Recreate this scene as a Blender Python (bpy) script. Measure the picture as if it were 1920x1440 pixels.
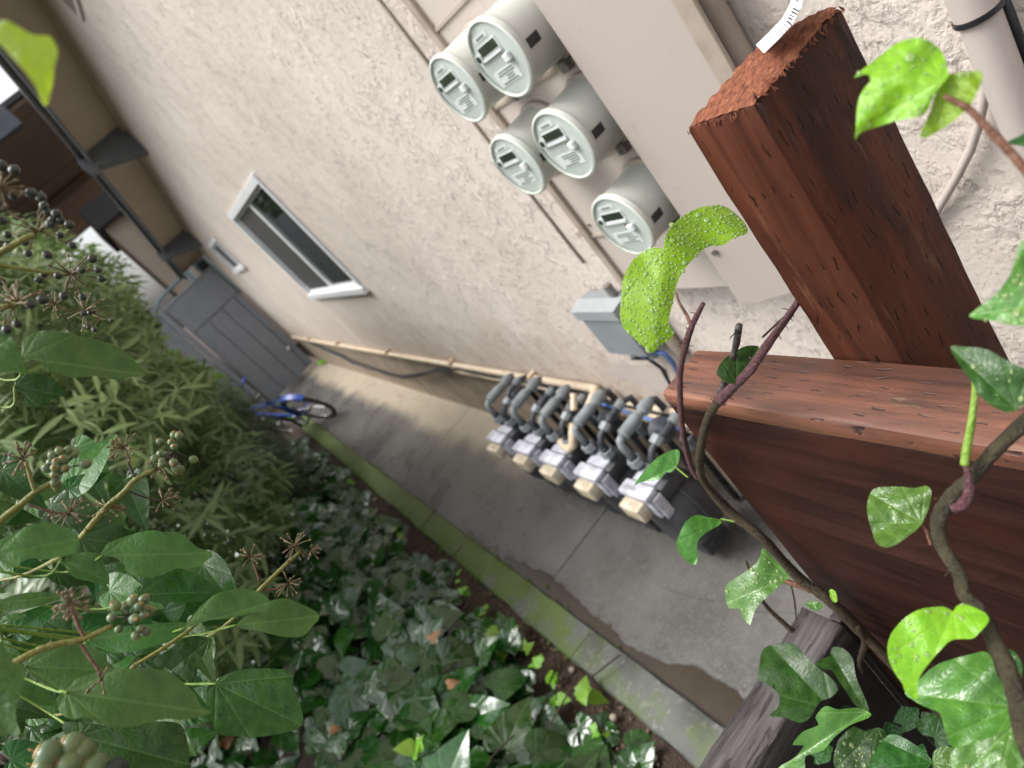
import bpy, bmesh, math, random
import numpy as np
from mathutils import Vector, Matrix
from mathutils.geometry import delaunay_2d_cdt

random.seed(7); rng = np.random.default_rng(7)
for o in list(bpy.data.objects): bpy.data.objects.remove(o)
SC = bpy.context.scene
COL = SC.collection

# ------------------------------------------------------------------ camera
# world: x towards the stucco wall, y along the alley, z up; walkway at z = 0
CAMZ = 2.205
FPX = 1243.8                                  # focal length in pixels of the 1920 px wide photograph
_vz = np.array([2934. - 960, 2844. - 720, FPX]); _vy = np.array([318. - 960, 588.3 - 720, FPX])
_Y = _vy / np.linalg.norm(_vy); _D = _vz - _Y * (_vz @ _Y); _D /= np.linalg.norm(_D); _U = -_D; _X = np.cross(_Y, _U)
M = np.array([_X, _Y, _U])                    # camera axes (right, down, forward) -> world
CAM = Vector((0, 0, CAMZ))
cam = bpy.data.cameras.new('camera'); camo = bpy.data.objects.new('camera', cam); COL.objects.link(camo)
camo.matrix_world = Matrix(((M[0][0], -M[0][1], -M[0][2], 0), (M[1][0], -M[1][1], -M[1][2], 0),
                            (M[2][0], -M[2][1], -M[2][2], CAMZ), (0, 0, 0, 1)))
cam.sensor_fit = 'HORIZONTAL'; cam.sensor_width = 36; cam.lens = 36 * FPX / 1920
cam.clip_start = 0.02; cam.clip_end = 400
cam.dof.use_dof = True; cam.dof.focus_distance = 0.72; cam.dof.aperture_fstop = 5.2
SC.camera = camo

# ------------------------------------------------------------------ sky, sun, exposure
SUN_EL, SUN_AZ = math.radians(62), math.radians(300)      # azimuth clockwise from +y
world = bpy.data.worlds.new('World'); SC.world = world; world.use_nodes = True
wn = world.node_tree; wn.nodes.clear()
wo = wn.nodes.new('ShaderNodeOutputWorld'); wb = wn.nodes.new('ShaderNodeBackground'); ws = wn.nodes.new('ShaderNodeTexSky')
ws.sky_type = 'NISHITA'; ws.sun_disc = False; ws.sun_elevation = SUN_EL; ws.sun_rotation = SUN_AZ
ws.air_density = 1.0; ws.dust_density = 6.0; ws.ozone_density = 1.0
wh = wn.nodes.new('ShaderNodeHueSaturation'); wh.inputs['Saturation'].default_value = 0.22      # overcast: almost no blue
wn.links.new(ws.outputs[0], wh.inputs['Color']); wn.links.new(wh.outputs[0], wb.inputs[0])
wb.inputs[1].default_value = 0.15; wn.links.new(wb.outputs[0], wo.inputs[0])
sun = bpy.data.lights.new('sun', 'SUN'); sun.energy = 0.9; sun.angle = math.radians(25); sun.color = (1, .98, .955)
suno = bpy.data.objects.new('sun', sun); COL.objects.link(suno)
_sd = Vector((math.sin(SUN_AZ) * math.cos(SUN_EL), math.cos(SUN_AZ) * math.cos(SUN_EL), math.sin(SUN_EL)))
suno.rotation_euler = _sd.to_track_quat('Z', 'Y').to_euler(); suno.location = (-3, 3, 9)
SC.render.engine = 'CYCLES'
SC.view_settings.view_transform = 'Standard'; SC.view_settings.look = 'None'
SC.view_settings.gamma = 1; SC.view_settings.exposure = 1.05; SC.view_settings.use_curve_mapping = False
try: SC.cycles.max_bounces = 5; SC.cycles.diffuse_bounces = 3; SC.cycles.glossy_bounces = 3; SC.cycles.transmission_bounces = 5; SC.cycles.transparent_max_bounces = 6
except Exception: pass

# ------------------------------------------------------------------ surveying helper: a picture ray met with a plane of the place
def ray(px, py):
    r = M @ np.array([px - 960, py - 720, FPX]); return Vector(r / np.linalg.norm(r))
def P(px, py, x=None, y=None, z=None, d=None):
    r = ray(px, py)
    if x is not None: t = x / r.x
    elif y is not None: t = y / r.y
    elif z is not None: t = (z - CAMZ) / r.z
    else: t = d
    return CAM + r * t

# ------------------------------------------------------------------ mesh builder
OFF = {}
class MB:
    def __init__(s): s.v = []; s.f = []; s.uv = None; s.fm = []
    def add(s, vs, fs, T=None, m=0):
        b = len(s.v)
        for v in vs:
            v = Vector(v); s.v.append(T @ v if T else v)
        for f in fs: s.f.append([i + b for i in f]); s.fm.append(m)
        return s
    def box(s, a, b, bev=0.0, T=None, m=0):
        (x0, y0, z0), (x1, y1, z1) = a, b
        if bev <= 0:
            vs = [(x, y, z) for x in (x0, x1) for y in (y0, y1) for z in (z0, z1)]
            return s.add(vs, [(0, 1, 3, 2), (4, 6, 7, 5), (0, 4, 5, 1), (2, 3, 7, 6), (0, 2, 6, 4), (1, 5, 7, 3)], T, m)
        bm = bmesh.new(); r = bmesh.ops.create_cube(bm, size=1)
        for v in bm.verts: v.co = ((x0 + x1) / 2 + v.co.x * (x1 - x0), (y0 + y1) / 2 + v.co.y * (y1 - y0), (z0 + z1) / 2 + v.co.z * (z1 - z0))
        bmesh.ops.bevel(bm, geom=bm.edges[:], offset=bev, segments=2, affect='EDGES', profile=.5)
        bm.verts.index_update(); vs = [v.co.copy() for v in bm.verts]; fs = [[v.index for v in f.verts] for f in bm.faces]; bm.free()
        return s.add(vs, fs, T, m)
    def tube(s, pts, rad, n=8, cap=True, T=None, m=0):
        pts = [Vector(p) for p in pts]; k = len(pts)
        rad = [rad] * k if not hasattr(rad, '__len__') else list(rad)
        vs = []; fs = []; up = None
        for i, p in enumerate(pts):
            t = (pts[min(i + 1, k - 1)] - pts[max(i - 1, 0)])
            if t.length < 1e-9: t = Vector((0, 0, 1))
            t.normalize()
            if up is None:
                up = t.orthogonal().normalized()
            up = (up - t * up.dot(t))
            if up.length < 1e-6: up = t.orthogonal()
            up.normalize(); w = t.cross(up)
            for j in range(n):
                a = 2 * math.pi * j / n; vs.append(p + (up * math.cos(a) + w * math.sin(a)) * rad[i])
        for i in range(k - 1):
            for j in range(n): fs.append((i * n + j, i * n + (j + 1) % n, (i + 1) * n + (j + 1) % n, (i + 1) * n + j))
        if cap: fs.append(tuple(range(n - 1, -1, -1))); fs.append(tuple((k - 1) * n + j for j in range(n)))
        return s.add(vs, fs, T, m)
    def cyl(s, p0, p1, r, n=16, r2=None, T=None, m=0): return s.tube([p0, p1], [r, r if r2 is None else r2], n, True, T, m)
    def lathe(s, prof, axis0, axis1, n=24, T=None, m=0, cap=True):       # prof: (t along axis 0..1 of its length in m, radius)
        a = Vector(axis0); d = (Vector(axis1) - a).normalized()
        u = d.orthogonal().normalized(); w = d.cross(u); vs = []; fs = []
        for t, r in prof:
            for j in range(n):
                q = 2 * math.pi * j / n; vs.append(a + d * t + (u * math.cos(q) + w * math.sin(q)) * r)
        for i in range(len(prof) - 1):
            for j in range(n): fs.append((i * n + j, i * n + (j + 1) % n, (i + 1) * n + (j + 1) % n, (i + 1) * n + j))
        if cap: fs.append(tuple(range(n - 1, -1, -1))); fs.append(tuple((len(prof) - 1) * n + j for j in range(n)))
        return s.add(vs, fs, T, m)
    def ball(s, c, r, sub=1, sc=(1, 1, 1), R=None, m=0):
        if sub not in ICO:
            bm = bmesh.new(); bmesh.ops.create_icosphere(bm, subdivisions=sub, radius=1); bm.verts.index_update()
            ICO[sub] = ([v.co.copy() for v in bm.verts], [[v.index for v in f.verts] for f in bm.faces]); bm.free()
        vs, fs = ICO[sub]; c = Vector(c); out = []
        for v in vs:
            q = Vector((v.x * sc[0] * r, v.y * sc[1] * r, v.z * sc[2] * r))
            if R: q = R @ q
            out.append(c + q)
        return s.add(out, fs, None, m)
    def build(s, name, mat, parent=None, smooth=False, uv=None, local=False, sharp=None):
        me = bpy.data.meshes.new(name); off = Vector((0, 0, 0)) if (local or parent is None) else OFF.get(parent.name, Vector((0, 0, 0)))
        me.from_pydata([tuple(Vector(v) - off) for v in s.v], [], s.f); me.update()
        mats = mat if isinstance(mat, (list, tuple)) else [mat]
        for q in mats: me.materials.append(q)
        if len(mats) > 1: me.polygons.foreach_set('material_index', s.fm)
        if uv is not None:
            l = me.uv_layers.new(name='UVMap'); idx = np.empty(len(me.loops), dtype=np.int32); me.loops.foreach_get('vertex_index', idx)
            l.data.foreach_set('uv', np.asarray(uv, dtype=np.float32)[idx].ravel())
        if smooth:
            me.polygons.foreach_set('use_smooth', [True] * len(me.polygons))
            if sharp: me.set_sharp_from_angle(angle=math.radians(sharp))
        o = bpy.data.objects.new(name, me); COL.objects.link(o)
        if parent is not None: o.parent = parent; OFF[o.name] = off
        else: OFF[o.name] = Vector((0, 0, 0))
        return o
ICO = {}
def tag(o, label=None, cat=None, group=None, kind=None):
    if label: o['label'] = label
    if cat: o['category'] = cat
    if group: o['group'] = group
    if kind: o['kind'] = kind
    return o
def thing(name, label, cat, loc=(0, 0, 0), group=None, rot=None):
    o = bpy.data.objects.new(name, None); COL.objects.link(o); o.location = loc; o.empty_display_size = .05
    if rot: o.rotation_euler = rot
    OFF[o.name] = Vector(loc); return tag(o, label, cat, group)

# ------------------------------------------------------------------ materials
class NT:
    def __init__(s, name):
        s.m = bpy.data.materials.new(name); s.m.use_nodes = True; s.t = s.m.node_tree; s.t.nodes.clear()
        s.out = s.n('ShaderNodeOutputMaterial'); s.p = s.n('ShaderNodeBsdfPrincipled'); s.l(s.p.outputs[0], s.out.inputs[0])
    def n(s, k, **kw):
        q = s.t.nodes.new(k)
        for a, b in kw.items(): setattr(q, a, b)
        return q
    def l(s, a, b): s.t.links.new(a, b)
    def setin(s, node, i, v):
        if hasattr(v, 'links') or hasattr(v, 'is_linked'): s.l(v, node.inputs[i])
        else: node.inputs[i].default_value = v
    def math(s, op, a, b=None, c=None, clamp=False):
        q = s.n('ShaderNodeMath', operation=op); q.use_clamp = clamp; s.setin(q, 0, a)
        if b is not None: s.setin(q, 1, b)
        if c is not None: s.setin(q, 2, c)
        return q.outputs[0]
    def co(s, kind='Object', scale=(1, 1, 1), rot=(0, 0, 0), loc=(0, 0, 0)):
        t = s.n('ShaderNodeTexCoord'); mp = s.n('ShaderNodeMapping'); s.l(t.outputs[kind], mp.inputs[0])
        mp.inputs['Scale'].default_value = scale; mp.inputs['Rotation'].default_value = rot; mp.inputs['Location'].default_value = loc
        return mp.outputs[0]
    def pos(s, scale=(1, 1, 1), rot=(0, 0, 0)):
        g = s.n('ShaderNodeNewGeometry'); mp = s.n('ShaderNodeMapping'); s.l(g.outputs['Position'], mp.inputs[0])
        mp.inputs['Scale'].default_value = scale; mp.inputs['Rotation'].default_value = rot; return mp.outputs[0]
    def noise(s, vec, scale=5, detail=4, rough=.55, dist=0):
        q = s.n('ShaderNodeTexNoise'); s.l(vec, q.inputs['Vector']); q.inputs['Scale'].default_value = scale
        q.inputs['Detail'].default_value = detail; q.inputs['Roughness'].default_value = rough; q.inputs['Distortion'].default_value = dist
        return q.outputs[0]
    def vor(s, vec, scale=20, feature='F1', rnd=1):
        q = s.n('ShaderNodeTexVoronoi', feature=feature); s.l(vec, q.inputs['Vector']); q.inputs['Scale'].default_value = scale
        q.inputs['Randomness'].default_value = rnd; return q.outputs[0]
    def ramp(s, f, stops):
        q = s.n('ShaderNodeValToRGB'); s.l(f, q.inputs[0]); e = q.color_ramp.elements
        while len(e) < len(stops): e.new(.5)
        for i, (p, c) in enumerate(stops):
            e[i].position = p; e[i].color = (c, c, c, 1) if not hasattr(c, '__len__') else (*c[:3], 1)
        return q.outputs[0]
    def mix(s, f, a, b, mode='MIX'):
        q = s.n('ShaderNodeMix', data_type='RGBA', blend_type=mode); s.setin(q, 0, f)
        for i, v in ((6, a), (7, b)):
            if hasattr(v, 'is_linked'): s.l(v, q.inputs[i])
            else: q.inputs[i].default_value = (*v[:3], 1)
        return q.outputs[2]
    def bump(s, h, strength=.3, dist=.01, prev=None):
        q = s.n('ShaderNodeBump'); q.inputs['Strength'].default_value = strength; q.inputs['Distance'].default_value = dist
        s.l(h, q.inputs['Height'])
        if prev: s.l(prev, q.inputs['Normal'])
        return q.outputs[0]
    def fin(s, color=None, rough=None, normal=None, **kw):
        if color is not None:
            if hasattr(color, 'is_linked'): s.l(color, s.p.inputs['Base Color'])
            else: s.p.inputs['Base Color'].default_value = (*color, 1)
        if rough is not None: s.setin(s.p, 'Roughness', rough)
        if normal is not None: s.l(normal, s.p.inputs['Normal'])
        for k, v in kw.items(): s.p.inputs[k.replace('_', ' ')].default_value = v
        return s.m

def plain(name, c1, c2=None, scale=12, rough=.5, bump=0, bscale=60, metal=0, spec=.5, stretch=(1, 1, 1)):
    t = NT(name); v = t.co('Object', stretch); c2 = c2 or tuple(q * .75 for q in c1)
    f = t.ramp(t.noise(v, scale, 5), [(.35, 0), (.65, 1)])
    n = t.bump(t.noise(v, bscale, 4), bump, .004) if bump else None
    return t.fin(t.mix(f, c1, c2), rough, n, Metallic=metal, Specular_IOR_Level=spec)

def m_stucco():
    t = NT('stucco'); v = t.pos()
    big = t.noise(v, 1.3, 5, .6); a = t.noise(t.pos((1, 1.1, .9)), 52, 5, .58, .25); fine = t.noise(v, 130, 4, .65)
    z1 = t.noise(t.pos((1, 1.15, .8)), 8, 6, .6, .4)                              # where the trowel left it smooth
    sm = t.ramp(z1, [(.37, 0), (.53, 1)])
    rid = t.math('ABSOLUTE', t.math('SUBTRACT', a, .5))                            # ridged, torn relief
    pit = t.ramp(t.noise(t.pos((1, 1.1, .75)), 52, 4, .55, .3), [(.31, 0), (.43, 1)])
    lump = t.ramp(a, [(.36, 0), (.50, .8), (.62, 1)])
    h = t.math('ADD', t.math('MULTIPLY', t.math('ADD', lump, t.math('MULTIPLY', rid, .2)), t.math('SUBTRACT', 1.25, t.math('MULTIPLY', sm, .95))), t.math('MULTIPLY', fine, .30))
    h = t.math('ADD', h, t.math('MULTIPLY', pit, t.math('SUBTRACT', .75, t.math('MULTIPLY', sm, .45))))
    h = t.math('ADD', h, t.math('MULTIPLY', t.noise(v, 17, 4, .6), .7))
    col = t.mix(t.ramp(big, [(.3, 0), (.7, 1)]), (.63, .56, .505), (.53, .465, .415))
    pit_tone = t.math('MULTIPLY', t.math('MULTIPLY', t.math('SUBTRACT', 1, pit), t.math('SUBTRACT', 1, t.math('MULTIPLY', sm, .45))), .70)  # darker colour in the pits, weaker where the surface is smooth
    col = t.mix(pit_tone, col, (.20, .16, .13))
    st = t.noise(t.pos((1, 3.0, .35)), 2.2, 5, .6)
    col = t.mix(t.math('MULTIPLY', t.ramp(st, [(.5, 0), (.75, 1)]), .30), col, (.50, .42, .35))
    sep = t.n('ShaderNodeSeparateXYZ'); t.l(v, sep.inputs[0])                     # splash and rust stains low on the wall, runs from above
    low = t.ramp(t.math('ADD', t.math('MULTIPLY', t.math('SUBTRACT', sep.outputs[2], .6), .55), t.math('MULTIPLY', t.noise(t.pos((1, 1.6, 1)), 3.1, 5, .65), .9)), [(.42, 1), (.75, 0)])
    col = t.mix(t.math('MULTIPLY', low, .45), col, (.36, .27, .19))
    run = t.math('MULTIPLY', t.ramp(t.noise(t.pos((1, 7, .16)), 2.2, 4, .6), [(.56, 0), (.70, 1)]), .22)
    col = t.mix(run, col, (.33, .27, .22))
    return t.fin(col, .92, t.bump(h, .62, .0050), Specular_IOR_Level=.15)
def m_concrete_walk():
    t = NT('walkway_concrete'); v = t.pos()
    n1 = t.noise(v, 1.9, 6, .6); n2 = t.noise(v, 30, 5, .6); n3 = t.vor(v, 95)
    wet = t.mix(t.ramp(n1, [(.3, 0), (.7, 1)]), (.070, .067, .063), (.125, .120, .112)); wet = t.mix(t.math('MULTIPLY', t.ramp(n2, [(.5, 0), (.7, 1)]), .35), wet, (.17, .163, .152))
    wet = t.mix(t.math('MULTIPLY', t.ramp(n3, [(.0, 1), (.20, 0)]), .55), wet, (.30, .285, .265))
    wet = t.mix(t.math('MULTIPLY', t.ramp(t.noise(v, 120, 4, .65), [(.54, 0), (.66, 1)]), .5), wet, (.27, .26, .25)); wet = t.mix(t.math('MULTIPLY', t.ramp(t.noise(v, 4.2, 6, .7), [(.52, 0), (.68, 1)]), .5), wet, (.06, .053, .044))
    sep = t.n('ShaderNodeSeparateXYZ'); t.l(v, sep.inputs[0])
    edge = t.math('ADD', sep.outputs[0], t.math('MULTIPLY', t.math('SUBTRACT', t.noise(t.pos((1, 1, 1)), 2.2, 2.5, .5), .5), .42))
    dry = t.ramp(edge, [(.64, 0), (.82, 1)])                              # strip kept dry by the eave
    dryc = t.mix(t.noise(v, 7, 6, .6), (.31, .26, .19), (.39, .335, .26))
    ny = t.ramp(sep.outputs[1], [(.0, 0), (1., 1)])
    gate = t.math('MULTIPLY', dry, t.math('MINIMUM', t.math('MAXIMUM', t.math('MULTIPLY', t.math('SUBTRACT', sep.outputs[1], 3.2), .8), 0), 1))
    col = t.mix(gate, wet, dryc)
    ro = t.math('ADD', t.math('MULTIPLY', gate, .45), t.math('ADD', .16, t.math('MULTIPLY', t.ramp(n1, [(.3, 0), (.7, 1)]), .30)))
    return t.fin(col, ro, t.bump(t.math('ADD', n2, t.math('MULTIPLY', n3, -.5)), .25, .004), Specular_IOR_Level=.5)
def m_curb():
    t = NT('mossy_concrete'); v = t.pos(); n1 = t.noise(v, 9, 6, .65); n2 = t.noise(v, 45, 5, .6)
    col = t.mix(n1, (.060, .064, .058), (.115, .12, .107)); col = t.mix(t.math('MULTIPLY', t.ramp(n2, [(.55, 0), (.72, 1)]), .5), col, (.33, .33, .29))
    sep = t.n('ShaderNodeSeparateXYZ'); t.l(v, sep.inputs[0])
    a = t.math('ADD', t.math('MULTIPLY', t.math('SUBTRACT', sep.outputs[1], 2.3), .09), t.noise(v, 5, 5, .65))
    moss = t.ramp(a, [(.46, 0), (.62, 1)])
    mc = t.mix(t.noise(v, 70, 4), (.048, .080, .010), (.105, .150, .018))
    col = t.mix(t.math('MULTIPLY', moss, .85), col, mc)
    return t.fin(col, .62, t.bump(t.math('ADD', n2, t.math('MULTIPLY', t.noise(v, 140, 3), .6)), .45, .006))
def m_soil():
    t = NT('soil'); v = t.pos(); n1 = t.noise(v, 14, 6, .7); n2 = t.vor(v, 90)
    col = t.mix(n1, (.018, .011, .007), (.075, .045, .028)); col = t.mix(t.ramp(n2, [(.0, 1), (.18, 0)]), col, (.13, .09, .06))
    return t.fin(col, .8, t.bump(t.math('ADD', n1, n2), .8, .02))
def m_redwood(name, along, dark=1.0, top=False, incis=.5, sheen=.16):
    """along: 0,1,2 = grain axis in world; second axis used for rows of incising cuts"""
    t = NT(name); sc = [26, 26, 26]; sc[along] = 1.6; v = t.pos(tuple(sc)); v2 = t.pos()
    g = t.noise(v, 1.0, 8, .62, .9); g2 = t.noise(t.pos(tuple(4.5 if i != along else .55 for i in range(3))), 1, 4, .55, .6); f = t.noise(v2, 210, 3)
    c = t.ramp(g, [(.30, (.024, .0065, .0038)), (.5, (.085, .0225, .0115)), (.72, (.155, .048, .024))])
    c = t.mix(t.ramp(g2, [(.40, 0), (.68, 1)]), c, t.mix(g, (.045, .016, .010), (.072, .030, .017)))
    blot = t.noise(t.pos(tuple(11 if i != along else 2.4 for i in range(3))), 1, 6, .65, .8)
    c = t.mix(t.math('MULTIPLY', t.ramp(blot, [(.50, 0), (.66, 1)]), .75), c, (.012, .006, .0045))
    c = t.mix(t.math('MULTIPLY', t.ramp(t.noise(t.pos(tuple(60 if i != along else 9 for i in range(3))), 1, 5, .7), [(.60, 0), (.72, 1)]), .55), c, (.17, .085, .045))
    sep = t.n('ShaderNodeSeparateXYZ'); t.l(v2, sep.inputs[0])
    u = sep.outputs[along]; ws_ = [sep.outputs[i] for i in range(3) if i != along]
    w = t.math('ADD', t.math('MULTIPLY', ws_[0], 1.0), t.math('MULTIPLY', ws_[1], .83 if not top else .12))
    row = t.math('DIVIDE', w, .0125); fl = t.math('FLOOR', row)
    wn_ = t.n('ShaderNodeTexWhiteNoise', noise_dimensions='1D'); t.l(fl, wn_.inputs['W'])
    uu = t.math('ADD', t.math('DIVIDE', u, .046), t.math('MULTIPLY', wn_.outputs['Value'], 7))
    wav = t.math('MULTIPLY', t.math('SUBTRACT', t.noise(v2, 34, 3), .5), 1.1)
    fr = t.math('FRACT', uu); dv = t.math('ABSOLUTE', t.math('SUBTRACT', t.math('ADD', t.math('FRACT', row), wav), .5))
    gate = t.ramp(t.noise(t.pos((31, 31, 31)), 1, 1), [(.43, 0), (.55, 1)])
    cut = t.math('MULTIPLY', t.math('MULTIPLY', t.math('LESS_THAN', fr, t.math('ADD', .16, t.math('MULTIPLY', t.noise(v2, 23, 2), .36))), t.ramp(dv, [(.045, 1), (.10, 0)])), gate)
    c = t.mix(t.math('MULTIPLY', cut, .78 * (incis > 0)), c, (.006, .003, .002))
    if dark != 1: c = t.mix(1.0, c, (dark, dark * 1.42, dark * 1.6), 'MULTIPLY')
    h = t.math('SUBTRACT', t.math('ADD', t.math('MULTIPLY', g, .8), t.math('MULTIPLY', f, .18)), t.math('MULTIPLY', cut, 1.2 * incis * 2))
    return t.fin(c, t.math('ADD', .46, t.math('MULTIPLY', g, .28)), t.bump(h, .6, .0024), Specular_IOR_Level=sheen)
def m_endgrain():
    t = NT('post_end_grain'); v = t.pos((70, 300, 300), (0, 0, .25)); n = t.noise(v, 1, 6, .7); n2 = t.noise(t.pos(), 160, 4, .7)
    c = t.ramp(n, [(.3, (.045, .013, .007)), (.5, (.20, .058, .024)), (.7, (.36, .13, .055))])
    return t.fin(c, .75, t.bump(t.math('ADD', n, n2), .8, .003))
def m_weathered():
    t = NT('weathered_wood'); v = t.pos((2.2, 60, 60)); n = t.noise(v, 1, 8, .68, .6); n2 = t.noise(t.pos((9, 90, 90)), 1, 4, .6)
    c = t.ramp(n, [(.3, (.014, .011, .011)), (.5, (.052, .043, .042)), (.7, (.13, .115, .113))])
    crack = t.ramp(n2, [(.36, 1), (.42, 0)])
    c = t.mix(t.math('MULTIPLY', crack, .8), c, (.008, .006, .006))
    return t.fin(c, .42, t.bump(t.math('SUBTRACT', n, t.math('MULTIPLY', crack, .5)), .8, .004))
def m_panel():
    t = NT('stained_panel'); v = t.pos((40, 1.3, 26)); wv = t.noise(t.pos((1.4, .8, 3.0)), 1, 3, .5, 1.4)
    ring = t.math('FRACT', t.math('MULTIPLY', wv, 26)); g = t.noise(v, 1, 8, .65, .5)
    c = t.ramp(g, [(.28, (.008, .0034, .0028)), (.5, (.027, .0105, .0080)), (.75, (.060, .024, .0175))])
    c = t.mix(t.math('MULTIPLY', t.ramp(ring, [(.0, 1), (.35, 0)]), .40), c, (.012, .005, .004))
    c = t.mix(t.math('MULTIPLY', t.ramp(t.noise(t.pos((1, 2.2, 5)), 1.2, 3), [(.5, 0), (.7, 1)]), .5), c, (.060, .016, .011))
    return t.fin(c, t.math('ADD', .42, t.math('MULTIPLY', g, .25)), t.bump(t.math('ADD', g, t.math('MULTIPLY', ring, .25)), .6, .002), Specular_IOR_Level=.16)
def m_leaf(name, c1, c2, vein, rough=.22, transl=.25, wet=.6, veinw=.012, hue=.0, spec=.6, pucker=.5):
    """uv: base of the blade at the origin, u towards the tip, blade length 1"""
    t = NT(name); tc = t.n('ShaderNodeTexCoord'); sep = t.n('ShaderNodeSeparateXYZ'); t.l(tc.outputs['UV'], sep.inputs[0])
    u = sep.outputs[0]; v = t.math('ABSOLUTE', sep.outputs[1]); oi = t.n('ShaderNodeObjectInfo')
    ds = None
    for a, wd in ((0, 1.0), (.55, .8), (1.15, .7), (1.9, .6)):
        d = t.math('ABSOLUTE', t.math('SUBTRACT', t.math('MULTIPLY', u, math.sin(a)), t.math('MULTIPLY', v, math.cos(a))))
        fw = t.math('GREATER_THAN', t.math('ADD', t.math('MULTIPLY', u, math.cos(a)), t.math('MULTIPLY', v, math.sin(a))), 0)
        d = t.math('ADD', t.math('DIVIDE', d, wd), t.math('MULTIPLY', t.math('SUBTRACT', 1, fw), 9))
        ds = d if ds is None else t.math('MINIMUM', ds, d)
    sv = t.math('ABSOLUTE', t.math('SUBTRACT', t.math('FRACT', t.math('MULTIPLY', t.math('SUBTRACT', u, t.math('MULTIPLY', v, .75)), 6.5)), .5))
    sv = t.math('MULTIPLY', t.ramp(sv, [(.0, 1), (.055, 0)]), t.math('GREATER_THAN', u, .12))
    mp = t.n('ShaderNodeMapping'); t.l(tc.outputs['UV'], mp.inputs[0]); mp.inputs['Scale'].default_value = (1, 1, 1)
    net = t.vor(mp.outputs[0], 16, 'DISTANCE_TO_EDGE'); nz = t.noise(mp.outputs[0], 6, 5, .6); fine = t.noise(mp.outputs[0], 60, 3)
    vm = t.math('MAXIMUM', t.ramp(ds, [(veinw * .35, 1), (veinw * 1.6, 0)]), t.math('MULTIPLY', sv, .15))
    nm = t.math('MULTIPLY', t.ramp(net, [(.0, 1), (.05, 0)]), .10)
    c = t.mix(t.ramp(nz, [(.35, 0), (.65, 1)]), c1, c2)
    rv = t.n('ShaderNodeMapRange'); t.l(oi.outputs['Random'], rv.inputs[0]); rv.inputs[3].default_value = .72; rv.inputs[4].default_value = 1.25
    hs = t.n('ShaderNodeHueSaturation'); t.l(c, hs.inputs['Color']); t.l(rv.outputs[0], hs.inputs['Value'])
    rh = t.n('ShaderNodeMapRange'); t.l(oi.outputs['Random'], rh.inputs[0]); rh.inputs[3].default_value = .5 - .025; rh.inputs[4].default_value = .5 + .02
    t.l(rh.outputs[0], hs.inputs['Hue'])
    c = t.mix(t.math('MAXIMUM', t.math('MULTIPLY', vm, .55), nm), hs.outputs[0], vein)
    puff = t.ramp(t.math('MINIMUM', ds, t.math('ADD', t.math('MULTIPLY', t.math('SUBTRACT', 1, sv), .03), .07)), [(0, 0), (.045, .65), (.13, 1)])
    h = t.math('SUBTRACT', t.math('MULTIPLY', t.ramp(net, [(0, 0), (.25, 1)]), .13), t.math('MULTIPLY', puff, -pucker))
    h = t.math('ADD', h, t.math('MULTIPLY', t.noise(mp.outputs[0], 3.5, 1.5, .5), 2.2))
    nb = t.bump(h, .5, .0022)
    wetm = t.ramp(t.noise(mp.outputs[0], 2.6, 3, .6), [(.42, 0), (.58, 1)])
    r = t.math('ADD', t.math('SUBTRACT', rough + .18 * wet, t.math('MULTIPLY', wetm, .22 * wet)), t.math('MULTIPLY', fine, .08))
    t.fin(c, r, nb, Specular_IOR_Level=spec)
    tr = t.n('ShaderNodeBsdfTranslucent'); t.l(t.mix(.5, c, tuple(min(1, q * 1.6) for q in c2)), tr.inputs[0]); t.l(nb, tr.inputs['Normal'])
    mx = t.n('ShaderNodeMixShader'); mx.inputs[0].default_value = transl
    t.l(t.p.outputs[0], mx.inputs[1]); t.l(tr.outputs[0], mx.inputs[2]); t.l(mx.outputs[0], t.out.inputs[0])
    return t.m
def m_water(name, col=(1, 1, 1), rough=.02):
    t = NT(name); t.fin((.62, .80, .34), .02, None, Transmission_Weight=.78, IOR=1.36, Specular_IOR_Level=.8); return t.m  # lime base colour stands in for light bent through each drop
def m_puddle():
    t = NT('puddle_water'); v = t.pos(); n = t.noise(v, 6, 5, .6)
    c = t.mix(n, (.030, .021, .013), (.060, .043, .027))
    return t.fin(c, .06, t.bump(t.noise(v, 22, 2), .03, .004), Specular_IOR_Level=.5)
def m_stem(name, c1, c2, c3, scale=130):
    t = NT(name); v = t.co('Object'); n = t.noise(v, scale, 5, .7); n2 = t.noise(v, scale * .25, 4)
    c = t.mix(t.ramp(n2, [(.35, 0), (.65, 1)]), c1, c2); c = t.mix(t.ramp(n, [(.55, 0), (.68, 1)]), c, c3)
    return t.fin(c, .45, t.bump(t.math('ADD', n, n2), 1.0, .004))

MT = {}
MT['stucco'] = m_stucco(); MT['walk'] = m_concrete_walk(); MT['curb'] = m_curb(); MT['soil'] = m_soil()
MT['soilcrumb'] = plain('soil_crumb', (.075, .045, .028), (.16, .10, .06), 50, .8, .3, 90); MT['moss'] = plain('moss', (.050, .085, .010), (.11, .155, .018), 70, .9, .5, 220); MT['litter'] = plain('leaf_litter', (.045, .024, .014), (.10, .055, .03), 60, .6); MT['found'] = plain('foundation_concrete', (.33, .265, .195), (.22, .175, .13), 5, .85, .5, 60)
MT['post'] = m_redwood('redwood_post', 2); MT['rail'] = m_redwood('redwood_rail', 1, 1.9, True, sheen=.55); MT['end'] = m_endgrain()
MT['hollowdk'] = plain('hollow_black', (.016, .013, .012), (.028, .023, .021), 14, .6, .3, 60, stretch=(3, 3, 1)); MT['panel'] = m_panel(); MT['weather'] = m_weathered()  # first entry: near-black colour standing in for the dark under the beam
MT['beige'] = plain('beige_paint', (.50, .44, .40), (.46, .40, .36), 6, .45, .08, 90)
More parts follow.
